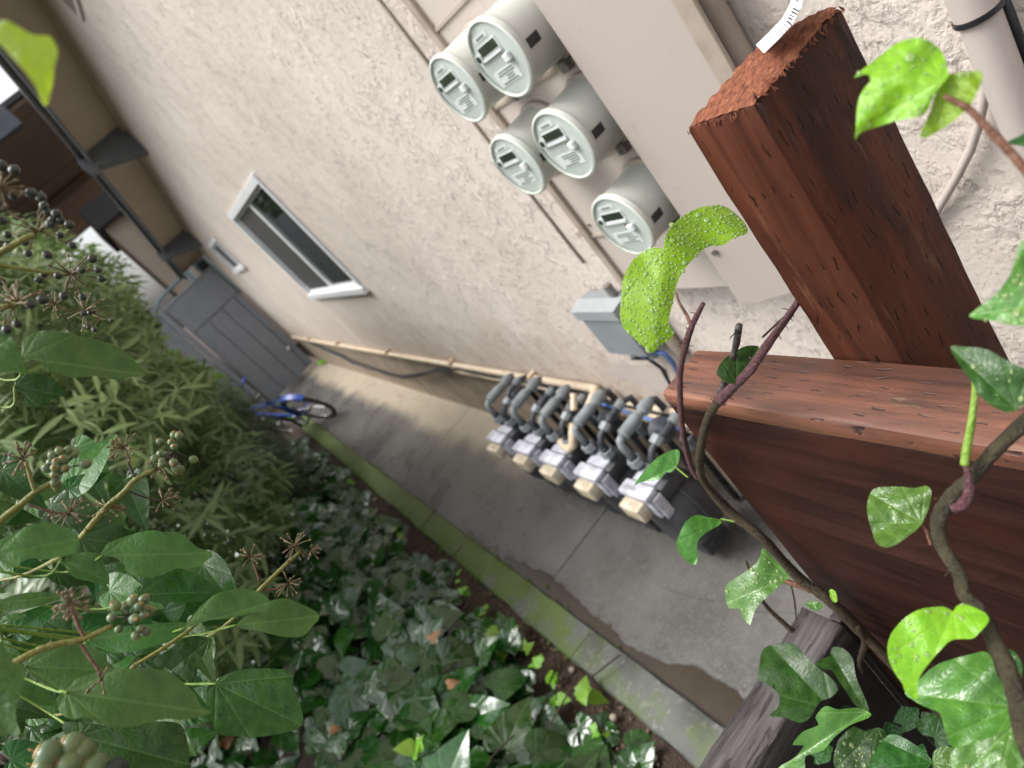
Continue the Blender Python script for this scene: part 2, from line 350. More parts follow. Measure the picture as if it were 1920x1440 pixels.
def m_cab():
    t = NT('cabinet_paint'); v = t.pos(); c = t.mix(t.noise(v, 3, 5), (.52, .455, .41), (.47, .41, .365))
    run = t.ramp(t.noise(t.pos((30, 30, 1.2)), 1, 5, .65), [(.58, 0), (.74, 1)]); c = t.mix(t.math('MULTIPLY', run, .22), c, (.30, .24, .19))
    sm = t.ramp(t.noise(t.pos((1, 1, 1)), 22, 6, .75), [(.60, 0), (.70, 1)]); c = t.mix(t.math('MULTIPLY', sm, .35), c, (.26, .205, .16))
    return t.fin(c, .48, t.bump(t.noise(v, 240, 2), .06, .001))
MT['cabpaint'] = m_cab()
MT['beige2'] = plain('beige_paint_dirty', (.42, .355, .30), (.30, .245, .195), 9, .55, .15, 60)
MT['meter'] = plain('meter_plastic', (.60, .61, .56), (.52, .53, .48), 5, .35, .03, 40)
MT['rim'] = plain('milky_rim', (.60, .63, .565), (.53, .56, .50), 6, .25); MT['dial'] = plain('meter_dial', (.52, .56, .535), (.47, .51, .485), 9, .3)
MT['lcd'] = plain('display_glass', (.045, .055, .045), (.03, .04, .03), 20, .12)
MT['silver'] = plain('silver_print', (.75, .77, .76), (.66, .68, .67), 20, .25)
MT['print'] = plain('grey_print', (.25, .28, .28), (.2, .23, .23), 40, .5)
MT['blackpl'] = plain('black_plastic', (.014, .014, .016), (.02, .02, .022), 20, .4)
_t = NT('meter_cover_plastic'); _lw = _t.n('ShaderNodeLayerWeight'); _lw.inputs[0].default_value = .35
_fc = _t.math('ADD', .05, _t.math('MULTIPLY', _t.math('POWER', _lw.outputs['Facing'], 3.0), .5))
_tr = _t.n('ShaderNodeBsdfTransparent'); _tr.inputs[0].default_value = (.97, .985, .97, 1); _gl = _t.n('ShaderNodeBsdfGlossy'); _gl.inputs['Roughness'].default_value = .10
_mx = _t.n('ShaderNodeMixShader'); _t.l(_fc, _mx.inputs[0]); _t.l(_tr.outputs[0], _mx.inputs[1]); _t.l(_gl.outputs[0], _mx.inputs[2]); _t.l(_mx.outputs[0], _t.out.inputs[0]); MT['cover'] = _t.m
MT['steel'] = plain('dull_steel', (.35, .34, .32), (.22, .20, .18), 30, .4, .1, 60, .7)
MT['greybox'] = plain('grey_plastic_box', (.23, .25, .265), (.18, .20, .215), 4, .5, .05, 40)
MT['greybox2'] = plain('grey_plastic_lid', (.30, .32, .33), (.25, .27, .28), 5, .5, .05, 40)
MT['cream'] = plain('cream_pvc', (.62, .51, .37), (.52, .42, .30), 10, .45)
MT['blackcab'] = plain('black_cable', (.016, .017, .021), (.03, .032, .038), 30, .55)
MT['bluecab'] = plain('blue_cable', (.10, .19, .46), (.08, .15, .36), 30, .45)
MT['gasblack'] = plain('gas_meter_charcoal', (.030, .031, .035), (.050, .051, .056), 9, .48, .12, 50)
MT['gasdk'] = plain('black_iron_pipe', (.020, .022, .028), (.065, .072, .085), 22, .5, .2, 70)
MT['gasgrey'] = plain('grey_painted_fitting', (.25, .275, .285), (.17, .19, .20), 18, .45, .1, 60)
MT['gaswhite'] = plain('white_index_cover', (.58, .59, .66), (.36, .365, .41), 26, .45)
MT['gascream'] = plain('cream_module', (.58, .51, .39), (.38, .31, .21), 24, .55)
MT['white'] = plain('white_vinyl', (.78, .79, .80), (.72, .73, .75), 5, .35)
MT['gatep'] = plain('grey_painted_wood', (.27, .285, .325), (.22, .232, .265), 5, .5, .15, 40, stretch=(6, 6, 1))
MT['trim'] = plain('grey_painted_trim', (.13, .137, .155), (.10, .106, .122), 4, .5, .1, 40)
MT['blacktrim'] = plain('black_gutter', (.03, .032, .037), (.045, .048, .055), 9, .35)
MT['soffit'] = plain('tan_soffit', (.50, .405, .32), (.44, .36, .285), 3, .85, .3, 40)
MT['brown'] = plain('brown_boards', (.42, .30, .215), (.28, .195, .14), 3, .7, .3, 30, stretch=(1, 12, 12))
MT['roof'] = plain('roof_shingle', (.09, .085, .085), (.06, .055, .055), 20, .9, .5, 50)
MT['farwall'] = plain('far_stucco', (.53, .43, .34), (.47, .38, .30), 3, .9, .4, 40)
MT['teal'] = plain('teal_paint', (.20, .30, .31), (.16, .24, .26), 9, .4)
_t = NT('window_glass'); _t.fin((.012, .018, .015), .03, None, IOR=2.3); MT['glass'] = _t.m
MT['screen'] = plain('insect_screen', (.035, .033, .034), (.045, .043, .044), 60, .7)
MT['blue'] = plain('blue_frame_paint', (.022, .075, .40), (.016, .055, .30), 12, .3)
MT['tyre'] = plain('tyre_rubber', (.012, .012, .014), (.018, .018, .02), 30, .7, .2, 90)
MT['chrome'] = plain('bike_metal', (.45, .45, .46), (.34, .34, .35), 20, .3, 0, 40, .8)
MT['hose'] = plain('green_hose', (.05, .22, .03), (.04, .17, .025), 20, .4)
MT['red'] = plain('red_plastic', (.30, .03, .04), None, 20, .4)
MT['pebble'] = plain('pebble', (.33, .28, .22), (.22, .18, .14), 30, .7, .2, 60)
MT['deadleaf'] = plain('dead_leaf', (.22, .105, .045), (.33, .18, .085), 25, .6, .3, 60)
MT['tagwhite'] = plain('paper_tag', (.80, .80, .82), (.74, .74, .77), 12, .4)
MT['ink'] = plain('black_ink', (.02, .02, .03), None, 20, .6)
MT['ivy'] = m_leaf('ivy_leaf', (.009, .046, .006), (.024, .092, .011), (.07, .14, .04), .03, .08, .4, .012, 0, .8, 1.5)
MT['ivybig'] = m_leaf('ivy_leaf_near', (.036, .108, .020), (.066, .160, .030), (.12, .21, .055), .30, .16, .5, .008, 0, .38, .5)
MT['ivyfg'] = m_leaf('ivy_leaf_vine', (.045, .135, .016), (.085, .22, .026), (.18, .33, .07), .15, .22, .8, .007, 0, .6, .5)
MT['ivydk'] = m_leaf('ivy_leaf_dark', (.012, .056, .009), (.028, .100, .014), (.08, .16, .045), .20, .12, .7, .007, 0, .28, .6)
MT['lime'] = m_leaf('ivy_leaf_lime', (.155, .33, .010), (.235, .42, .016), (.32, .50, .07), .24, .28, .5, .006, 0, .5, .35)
MT['yelgreen'] = m_leaf('ivy_leaf_yellowgreen', (.27, .42, .02), (.36, .48, .03), (.40, .55, .10), .4, .5, .2, .008)
MT['oleander'] = m_leaf('narrow_leaf', (.19, .30, .10), (.28, .41, .15), (.42, .52, .26), .36, .32, .4, .03)
MT['shrub'] = m_leaf('needle_leaf', (.022, .042, .014), (.040, .068, .022), (.06, .09, .03), .5, .15, .2, .03)
MT['weed'] = m_leaf('weed_leaf', (.14, .34, .025), (.22, .45, .035), (.35, .5, .12), .3, .35, .4, .01)
MT['stemy'] = m_stem('yellow_green_stem', (.23, .225, .045), (.17, .18, .038), (.24, .21, .06), 90)
MT['stemb'] = m_stem('brown_stem', (.030, .019, .010), (.062, .042, .018), (.20, .135, .05), 420)
MT['stemp'] = m_stem('purple_stem', (.085, .030, .036), (.15, .060, .068), (.30, .17, .175), 420)
MT['stemg'] = m_stem('green_brown_stem', (.028, .024, .011), (.066, .052, .024), (.016, .015, .008), 260)
MT['petiole'] = m_stem('petiole', (.14, .055, .032), (.17, .075, .04), (.15, .08, .045), 120)
MT['petg'] = m_stem('green_petiole', (.17, .29, .035), (.20, .33, .045), (.2, .33, .05), 120)
MT['berry'] = plain('green_berry', (.105, .165, .085), (.16, .20, .07), 60, .3)
MT['berryy'] = plain('ochre_berry_cap', (.30, .21, .05), (.24, .12, .05), 60, .4)
MT['berryk'] = plain('dark_berry', (.020, .026, .022), (.045, .055, .038), 60, .3)
MT['dry'] = plain('dry_umbel', (.20, .155, .075), (.12, .085, .04), 60, .6)
MT['drop'] = m_water('water_drop'); MT['puddle'] = m_puddle()
MT['wood_dk'] = plain('bark', (.05, .036, .024), (.028, .02, .014), 20, .8, .5, 50)

# ================================================================== LARGE STRUCTURE
W = 1.05
# --- ground, walkway, kerb
g = MB().add([(-60, -40, -.06), (60, -40, -.06), (60, 90, -.06), (-60, 90, -.06)], [(0, 1, 2, 3)]).build('ground', MT['soil']); tag(g, kind='structure')
walk = bpy.data.objects.new('walkway', None); COL.objects.link(walk); tag(walk, kind='structure'); OFF['walkway'] = Vector((0, 0, 0))
ys = [-2.0, .9, 2.9, 5.3, 8.3, 10.6, 12.6, 15]
for a, b in zip(ys[:-1], ys[1:]): MB().box((.168, a + .004, -.05), (1.09, b - .004, 0), .003).build('slab', MT['walk'], walk)
kb = bpy.data.objects.new('kerb', None); COL.objects.link(kb); tag(kb, kind='structure'); OFF['kerb'] = Vector((0, 0, 0))
def kerb_piece(a, b):
    m = MB(); n = max(2, int((b - a) / .08)); vs = []; fs = []
    for i in range(n + 1):
        y = a + (b - a) * i / n; w = [random.uniform(-.006, .006) for _ in range(4)]
        vs += [(w[0] * .7, y, -.06), (w[0] * .7, y, .026 + w[1]), (.010 + w[2] * .5, y, .036 + w[3] * .4), (.158 + w[1] * .5, y, .034 + w[2] * .4), (.166 + w[1] * .3, y, .024), (.166 + w[1] * .3, y, -.06)]
    for i in range(n):
        for j in range(5): fs.append((i * 6 + j, i * 6 + j + 1, i * 6 + 7 + j, i * 6 + 6 + j))
    return m.add(vs, fs)
for a, b in ((-1.5, 2.4), (2.404, 5.6), (5.604, 8.8), (8.804, 12)): kerb_piece(a, b).build('kerb_stone', MT['curb'], kb, True, sharp=50)
# soil bed with lumps
def bedz(x, y):
    t = max(0, min(1, (-x - .12) / .9)); s_ = t * t * (3 - 2 * t)
    return .02 + .30 * s_ + .03 * math.sin(3.1 * y + 2 * x) * t
m = MB(); nx, ny = 34, 90; vs = []; fs = []
for i in range(nx + 1):
    for j in range(ny + 1):
        x = -.002 - 3.4 * (i / nx) ** 1.6; y = -1.2 + 13.2 * j / ny
        vs.append((x, y, bedz(x, y) - .015 + random.uniform(-.012, .012)))
for i in range(nx):
    for j in range(ny): a = i * (ny + 1) + j; fs.append((a, a + 1, a + ny + 2, a + ny + 1))
tag(m.add(vs, fs).build('soil_bed', MT['soil'], None, True), kind='structure')
# puddle lying against the kerb
zw = .005; edge = [(946, 1042), (983, 1053), (1035, 1081), (1075, 1118), (1116, 1154), (1144, 1170), (1172, 1206), (1212, 1226), (1253, 1243), (1309, 1247), (1380, 1290), (1470, 1400)]
pe = []
for (a, c), (a2_, c2_) in zip(edge[:-1], edge[1:]):
    for k in range(5): f_ = k / 5; pe.append(P(a + (a2_ - a) * f_ + random.uniform(-3, 3), c + (c2_ - c) * f_ + random.uniform(-3, 3), z=zw))
vs = []; fs = []; uv = []; vs2 = []; fs2 = []; uv2 = []
for i, p in enumerate(pe):
    x0 = max(p.x, .175)
    for k, f_ in enumerate((0, .33, 1)): vs.append((x0 + (.1685 - x0) * f_, p.y - .02 * f_, zw)); uv.append((i * .1, f_ * .5 + min(.5, f_ * 2)))
    w_ = .10 + .05 * math.sin(i * .35) ** 2
    for f_ in (0, .3, 1): vs2.append((x0 - .01 + w_ * f_, p.y + w_ * .5 * f_, .0022)); uv2.append((i * .1, 1 - f_))
for i in range(len(pe) - 1):
    for k in (0, 1): fs.append((3 * i + k, 3 * i + k + 1, 3 * i + k + 4, 3 * i + k + 3)); fs2.append((3 * i + k, 3 * i + k + 3, 3 * i + k + 4, 3 * i + k + 1))
def m_edgewater(name, col, rough, film):
    t = NT(name); tc = t.n('ShaderNodeTexCoord'); sp = t.n('ShaderNodeSeparateXYZ'); t.l(tc.outputs['UV'], sp.inputs[0]); v = t.pos()
    n = t.noise(v, 26 if not film else 55, 5, .65); a = t.math('ADD', sp.outputs[1], t.math('MULTIPLY', t.math('SUBTRACT', n, .5), .55 if not film else 1.3))
    f = t.ramp(a, [(.0, 0), (.22, 1)]) if not film else t.ramp(a, [(.35, 0), (1.0, .9)])
    tr = t.n('ShaderNodeBsdfTransparent'); mx = t.n('ShaderNodeMixShader'); t.l(f, mx.inputs[0]); t.l(tr.outputs[0], mx.inputs[1])
    if film:
        gl = t.n('ShaderNodeBsdfGlossy'); gl.inputs['Roughness'].default_value = .22; fr = t.n('ShaderNodeFresnel'); fr.inputs[0].default_value = 1.6
        nb = t.bump(t.noise(v, 190, 3, .6), .9, .0025); t.l(nb, gl.inputs['Normal']); m2 = t.n('ShaderNodeMixShader'); t.l(fr.outputs[0], m2.inputs[0]); t.l(tr.outputs[0], m2.inputs[1]); t.l(gl.outputs[0], m2.inputs[2]); t.l(m2.outputs[0], mx.inputs[2])
    else:
        t.fin(t.mix(t.noise(v, 6, 5, .6), *col), rough, t.bump(t.noise(v, 22, 2), .03, .004)); t.l(t.p.outputs[0], mx.inputs[2])
    t.l(mx.outputs[0], t.out.inputs[0]); return t.m
tag(MB().add(vs, fs).build('puddle', m_edgewater('puddle_water', ((.028, .020, .012), (.052, .038, .024)), .22, False), None, True, uv), kind='structure')
tag(MB().add(vs2, fs2).build('wet_film', m_edgewater('water_film', None, .2, True), None, True, uv2), kind='structure')
# cracks and grit on the slabs
m = MB()
for (a0, a1) in (((.30, 3.6), (1.0, 4.3)), ((.25, 6.3), (.95, 6.9)), ((.75, 1.2), (.5, 2.2))):
    p = Vector((*a0, .0015)); q = Vector((*a1, .0015)); pts_ = [p + (q - p) * (k / 14) + Vector((random.uniform(-.02, .02), random.uniform(-.02, .02), 0)) for k in range(15)]
    for k in range(14):
        d_ = (pts_[k + 1] - pts_[k]).normalized(); n_ = Vector((-d_.y, d_.x, 0)) * random.uniform(.0008, .002); m.add([pts_[k] - n_, pts_[k + 1] - n_, pts_[k + 1] + n_, pts_[k] + n_], [(0, 1, 2, 3)])
m.build('crack', MT['ink'], walk)
m = MB()
for i in range(900):
    y = .8 + 6 * random.random() ** 1.6; x = random.uniform(.17, 1.04); m.ball((x, y, .001), random.uniform(.0012, .0035), 1, (1, 1.2, .6))
tag(m.build('grit', MT['pebble'], walk, True), kind='stuff')
m = MB()
for i in range(700):
    y = .6 + 6 * random.random() ** 1.4; x = -random.uniform(.004, .16); m.ball((x, y, bedz(x, y) - .005), random.uniform(.003, .009), 1, (1, 1.3, .7))
_sc = m; m = MB()
for i in range(2600):                                    # moss cushions creeping over the kerb
    y = random.gauss(4.6, 1.5); x = random.choice((random.uniform(0, .165), random.gauss(.15, .02), random.gauss(.02, .02)))
    if y < 1.6 or math.sin(5.3 * y + 9 * x) + math.sin(2.1 * y + 1) < random.uniform(-.6, 1.2): continue
    m.ball((x, y, .031 if .005 < x < .16 else .018), random.uniform(.004, .011), 1, (1, 1.2, .5))
tag(m.build('moss', MT['moss'], kb, True), kind='stuff')
m = MB()
for (cx_, cy_, sx_, sy_, n_) in ((.21, 6.7, .05, .35, 130), (.20, 4.75, .035, .3, 90), (.20, 3.75, .03, .2, 60), (.23, 8.2, .06, .3, 120), (1.0, 6.5, .04, 2.5, 160)):
    for i in range(n_):                                  # leaf litter washed against kerb and wall
        x = random.gauss(cx_, sx_); y = random.gauss(cy_, sy_)
        if not .17 < x < 1.06: continue
        a = random.uniform(0, 6.28); s_ = random.uniform(.005, .016); q = Vector((x, y, random.uniform(.002, .008))); u_ = Vector((math.cos(a), math.sin(a), random.uniform(-.3, .3))) * s_; w_ = Vector((-math.sin(a), math.cos(a), random.uniform(-.3, .3))) * s_ * .4
        m.add([q - u_, q + w_, q + u_, q - w_], [(0, 1, 2, 3)])
tag(m.build('leaf_litter', MT['litter']), 'brown leaf litter washed against the kerb and the wall foot', 'leaf litter', kind='stuff')
m = _sc
tag(m.build('soil_crumbs', MT['soilcrumb']), 'crumbs of dark soil and bark along the kerb', 'soil crumbs', kind='stuff')

# --- the building: gable wall, foundation, eave
B = thing('stucco_building', 'beige stucco apartment building wall rising along the walkway', 'building', (W, 5, 0))
RS = -.264
def rake(y): return 3.73 + RS * (y - 7.75)
YE = 12.02
ypk = -1.0
w1 = (rake(YE)); prof = [(-4, .60), (YE, .60), (YE, rake(YE)), (ypk, rake(ypk)), (-4, rake(ypk) - .8)]
# openings: window and small window
WY0, WY1, WZ0, WZ1 = 4.86, 6.96, 1.415, 2.468
SY0, SY1, SZ0, SZ1 = 9.12, 10.35, 2.005, 2.49
def wall_with_holes():
    m = MB(); ys_ = sorted([-4, ypk, WY0, WY1, SY0, SY1, YE]); zs = [.60, WZ0, SZ0, WZ1, SZ1]
    for a, b in zip(ys_[:-1], ys_[1:]):
        inw = a >= WY0 - 1e-6 and b <= WY1 + 1e-6; ins = a >= SY0 - 1e-6 and b <= SY1 + 1e-6
        h0, h1 = (WZ0, WZ1) if inw else (SZ0, SZ1) if ins else (None, None)
        ta = rake(a) if a >= ypk else rake(ypk) - .8; tb = rake(b) if b >= ypk else rake(ypk) - .8
        if h0 is None: m.add([(W, a, .6), (W, b, .6), (W, b, tb), (W, a, ta)], [(0, 3, 2, 1)])
        else:
            m.add([(W, a, .6), (W, b, .6), (W, b, h0), (W, a, h0)], [(0, 3, 2, 1)]); m.add([(W, a, h1), (W, b, h1), (W, b, tb), (W, a, ta)], [(0, 3, 2, 1)])
            D = .11                                           # reveals
            for q in ([(W, a, h0), (W, b, h0), (W + D, b, h0), (W + D, a, h0)], [(W, a, h1), (W + D, a, h1), (W + D, b, h1), (W, b, h1)],
                      [(W, a, h0), (W + D, a, h0), (W + D, a, h1), (W, a, h1)], [(W, b, h0), (W, b, h1), (W + D, b, h1), (W + D, b, h0)]): m.add(q, [(0, 1, 2, 3)])
    m.add([(W, YE, .6), (W + 6, YE, .6), (W + 6, YE, rake(YE)), (W, YE, rake(YE))], [(0, 3, 2, 1)])
    m.add([(W, -4, .6), (W + .02, -4, .6), (W + .02, YE, .6), (W, YE, .6)], [(0, 1, 2, 3)])
    return m
wall = wall_with_holes().build('wall', MT['stucco'], B)
fnd = MB().box((W + .018, -4, -.1), (W + .4, YE - .02, .60)).build('foundation', MT['found'], B)
def window(y0, y1, z0, z1, mull, tr=.045, sill=.06):
    w = MB()
    xf, xb = W - .022, W + .05
    for a, b in (((y0 - .01, z1 - tr), (y1 + .01, z1 + .02)), ((y0 - .01, z0 + tr), (y0 + tr, z1 - tr)), ((y1 - tr, z0 + tr), (y1 + .01, z1 - tr))):
        w.box((xf, a[0], a[1]), (xb, b[0], b[1]), .004)
    win = w.build('window', MT['white'], B)
    MB().box((W - .036, y0 - .022, z0 - .014), (xb, y1 + .03, z0 + tr), .005).build('sill', MT['white'], win)
    ym = y0 + (y1 - y0) * mull
    MB().box((W + .012, ym - .022, z0 + tr + .001), (W + .042, ym + .022, z1 - tr - .001), .004).build('mullion', MT['white'], win)
    for a, b in ((y0 + tr, ym - .022), (ym + .022, y1 - tr)):
        s_ = MB(); e = .026
        s_.box((W + .014, a + .001, z0 + tr + .001), (W + .04, b - .001, z0 + tr + e)); s_.box((W + .014, a + .001, z1 - tr - e), (W + .04, b - .001, z1 - tr - .001))
        s_.box((W + .014, a + .001, z0 + tr + e), (W + .04, a + e, z1 - tr - e)); s_.box((W + .014, b - e, z0 + tr + e), (W + .04, b - .001, z1 - tr - e))
        s_.build('sash', MT['white'], win)
    MB().box((W + .028, y0 + tr, z0 + tr), (W + .034, ym, z1 - tr)).build('pane', MT['glass'], win)
    MB().box((W + .020, ym, z0 + tr), (W + .024, y1 - tr, z1 - tr)).build('insect_screen', MT['screen'], win)
window(WY0, WY1, WZ0, WZ1, .50); window(SY0, SY1, SZ0, SZ1, .48, .04)
# gable vent near the top
v_ = MB(); vy0, vy1, vz0, vz1 = 4.62, 5.30, 3.83, 4.6
v_.box((W - .02, vy0, vz0), (W + .01, vy1, vz0 + .03)); v_.box((W - .02, vy0, vz1 - .03), (W + .01, vy1, vz1)); v_.box((W - .02, vy0, vz0 + .03), (W + .01, vy0 + .03, vz1 - .03)); v_.box((W - .02, vy1 - .03, vz0 + .03), (W + .01, vy1, vz1 - .03))
vent = v_.build('gable_vent', MT['beige'], B)
MB().box((W - .006, vy0 + .03, vz0 + .03), (W - .002, vy1 - .03, vz1 - .03)).build('vent_backing', MT['blackpl'], vent)
for i in range(8):
    y = vy0 + .06 + i * .075; MB().box((W - .022, y, vz0 + .032), (W - .008, y + .022, vz1 - .032)).build('slat', MT['beige2'], vent)
# roof overhang that follows the rake
XB = .585
def slab_y(x0, x1, y0, y1, dz0, dz1):
    vs = [(x, y, rake(y) + dz) for x in (x0, x1) for y in (y0, y1) for dz in (dz0, dz1)]
    return MB().add(vs, [(0, 1, 3, 2), (4, 6, 7, 5), (0, 4, 5, 1), (2, 3, 7, 6), (0, 2, 6, 4), (1, 5, 7, 3)])
slab_y(XB + .03, W + 5, ypk, YE + .35, .0, .03).build('soffit', MT['soffit'], B)
slab_y(XB - .03, W + 5, ypk, YE + .42, .032, .09).build('roof', MT['roof'], B)
slab_y(XB, XB + .028, ypk, YE + .38, -.10, .03).build('bargeboard', MT['trim'], B)
slab_y(XB - .05, XB - .002, ypk, YE + .40, -.02, .028).build('rake_gutter', MT['blacktrim'], B)
for yb in (1.4, 4.6, 7.75, 10.94):
    z0 = rake(yb)
    m = MB(); vs = []
    for y in (yb - .065, yb + .065):
        for x, z in ((W - .001, -.30), (W - .001, -.004), (XB - .075, -.004), (XB - .085, -.10), (XB - .05, -.15), (XB + .02, -.14)):
            vs.append((x, y, rake(y) + z))
    fs = [(0, 1, 2, 3, 4, 5), (11, 10, 9, 8, 7, 6)] + [(i, i + 6, (i + 1) % 6 + 6, (i + 1) % 6) for i in range(6)]
    m.add(vs, fs).build('outlooker', MT['trim'], B)
# trim board where soffit meets wall
slab_y(W - .03, W - .001, ypk, YE, -.07, -.002).build('frieze_board', MT['soffit'], B)

# --- gate at the end of the walkway
GY = 12.0
G = thing('side_gate', 'grey painted wooden gate closing the far end of the walkway', 'gate', (.45, GY, 0))
GT = 2.30
for a, b in ((.002, .302), (.314, .598), (.610, .874), (.886, .985)):
    MB().box((a, GY, .05), (b, GY + .03, GT - .56), .006).build('plank', MT['gatep'], G)
MB().box((-.0, GY - .012, GT - .555), (.985, GY + .032, GT - .02), .008).build('top_board', MT['gatep'], G)
MB().box((-.03, GY - .02, GT - .018), (.99, GY + .05, GT + .02), .006).build('cap_rail', MT['gatep'], G)
MB().box((0, GY + .034, .06), (.985, GY + .06, GT - .03)).build('gap_backing', MT['gatep'], G)  # added behind the planks to keep light out of their gaps
MB().box((.885, GY - .013, .9), (.945, GY - .001, .98), .002).build('latch_plate', MT['steel'], G)
MB().ball(P(541, 653, y=GY - .02), .035, 2, (1, .6, 1)).build('latch_knob', MT['white'], G, True)
MB().box((-.13, GY - .04, 0), (-.035, GY + .06, GT + .02), .006).build('gate_post', MT['gatep'], G)
F = thing('side_fence', 'grey painted board fence left of the gate behind the shrubs', 'fence', (-1.3, GY, 0))
for i in range(8):
    x = -.145 - i * .30; MB().box((x - .29, GY, .03), (x, GY + .028, 2.15), .005).build('plank', MT['gatep'], F)
MB().box((-2.6, GY + .03, 1.6), (-.14, GY + .07, 1.7)).build('fence_rail', MT['gatep'], F)

# --- houses beyond
FH = thing('far_house', 'pale tan stucco house beyond the grey gate', 'building', (2, 15.2, 0))
MB().box((.40, 15.2, 0), (5.5, 20, 4.4)).build('wall', MT['farwall'], FH)
MB().box((.30, 14.9, 4.1), (5.7, 20.2, 4.55), .02).build('roof', MT['roof'], FH)
MB().box((.86, 15.06, 0), (1.0, 15.19, 4.08), .01).build('corner_pilaster', MT['farwall'], FH)
wf = MB().box((1.02, 15.13, 1.6), (1.30, 15.199, 2.75), .006).build('window', MT['teal'], FH)
MB().box((1.06, 15.11, 1.65), (1.26, 15.128, 2.7)).build('pane', MT['glass'], wf)
MB().box((.78, 15.02, 3.05), (1.75, 15.198, 3.30), .02).build('awning_box', MT['brown'], FH)
AR = thing('teal_arch', 'thin pale teal metal frame behind the gate top', 'trellis', (.35, 13.4, 0))
pts = [P(352, 508, y=13.4), P(340, 522, y=13.4), P(322, 538, y=13.4), P(308, 552, y=13.4), P(296, 568, y=13.4), P(290, 590, y=13.4)]
MB().tube([Vector((pts[0].x, 13.4, 0.0))] + pts + [Vector((pts[-1].x - .02, 13.4, 0))], .028, 8).build('frame_tube', MT['teal'], AR, True)
MB().tube([P(345, 512, y=13.4), P(368, 535, y=13.4), Vector((P(368, 535, y=13.4).x, 13.4, 0))], .024, 8).build('frame_tube', MT['teal'], AR, True)
NH = thing('neighbour_house', 'brown boarded eave and house beyond the grey rake, upper left', 'building', (-2.5, 18, 0))
MB().box((-7, 15.5, 0), (-4.4, 29, 6.0)).build('wall', MT['brown'], NH)
for i in range(44):
    y = 13.6 + i * .325; MB().box((-5.2, y, 6.0 + random.uniform(-.01, .01)), (2.2, y + .31, 6.06)).build('soffit_board', MT['brown'], NH)
MB().box((-5.2, 13.5, 6.065), (2.25, 28, 6.15)).build('roof', MT['roof'], NH)
MB().box((-5.2, 13.3, 5.72), (.75, 13.55, 6.06), .01).build('fascia_beam', MT['trim'], NH)
MB().box((-5.2, 20.4, 5.80), (2.2, 20.6, 5.985), .01).build('cross_beam', MT['brown'], NH)

# ================================================================== OBJECTS: utilities on the wall
# --- meter cabinet with its door ajar
BX = .955                                   # front of the meter cabinet
MC = thing('meter_cabinet', 'beige steel electric meter cabinet with long door ajar beside round meters', 'cabinet', (BX, 1.3, 1.4))
ZB = 1.355; ZT = 3.0
MB().box((BX, .985, ZB), (W - .002, 1.665, ZT), .004).build('cabinet_box', MT['cabpaint'], MC)
for z in (1.575, 1.80, 2.025, 2.26):        # seams between meter bays
    MB().box((BX - .006, 1.17, z), (BX - .001, 1.66, z + .012), .002).build('bay_seam', MT['beige2'], MC)
MB().box((BX - .014, 1.655, ZB + .02), (BX + .02, 1.685, ZT), .004).build('edge_strip', MT['beige2'], MC)
# door hinged on its near edge, swung out at the far edge
dl = Vector((.885, .885 * 1.332)); dirn = Vector((.34, -.94)).normalized(); dr = dl + dirn * .255
def door_box(t0, z0, t1, z1, n0, n1):
    nrm = Vector((-dirn.y, dirn.x)) * -1
    nrm = Vector((-.94, -.34))
    vs = []
    for t in (t0, t1):
        for n in (n0, n1):
            q = dl + dirn * t + nrm * n
            for z in (z0, z1): vs.append((q.x, q.y, z))
    return vs
m = MB(); vs = door_box(0, 1.355, .255, ZT, -.004, .0); QF = [(0, 1, 3, 2), (4, 6, 7, 5), (0, 4, 5, 1), (2, 3, 7, 6), (0, 2, 6, 4), (1, 5, 7, 3)]
m.add(vs, QF); m.add(door_box(0, 1.355, .006, ZT, -.03, -.004), QF); m.build('door', MT['cabpaint'], MC)
MB().box((BX - .012, dr.y - .03, ZB), (BX - .001, dr.y + .012, ZT), .003).build('hinge_strip', MT['beige2'], MC)
MB().cyl((W - .03, .955, ZB + .2), (W - .03, .955, ZT), .026, 14).build('side_conduit', MT['beige2'], MC, True, sharp=40)
for z in (1.40, 1.62, 1.85, 2.08): 
    for y in (1.635, 1.19): MB().cyl((BX - .004, y, z), (BX - .0005, y, z), .0045, 10).build('screw', MT['steel'], MC)
def on_door(t, z, n=.0): q = dl + dirn * t + Vector((-.94, -.34)) * n; return Vector((q.x, q.y, z))
MB().cyl(on_door(.022, 1.52), on_door(.022, 1.52, .006), .007, 12).build('door_latch', MT['steel'], MC)
for z in (1.385, 1.75, 2.12): MB().cyl(on_door(.24, z), on_door(.24, z, .003), .004, 10).build('rivet', MT['beige2'], MC)
# dry leaf lodged beside the cabinet
m = MB()
for i in range(14):
    c = P(1332 + random.uniform(-14, 18), 115 + random.uniform(-18, 18), x=1.0); a = random.uniform(0, 6.28)
    q = [Vector((random.uniform(-.012, .012), random.uniform(-.012, .012), random.uniform(-.012, .012))) for _ in range(4)]
    m.add([c + k for k in q], [(0, 1, 2), (0, 2, 3)])
tag(m.build('dead_leaf_clump', MT['deadleaf']), 'crumpled dry leaf clump lodged beside the meter cabinet', 'dead leaf')

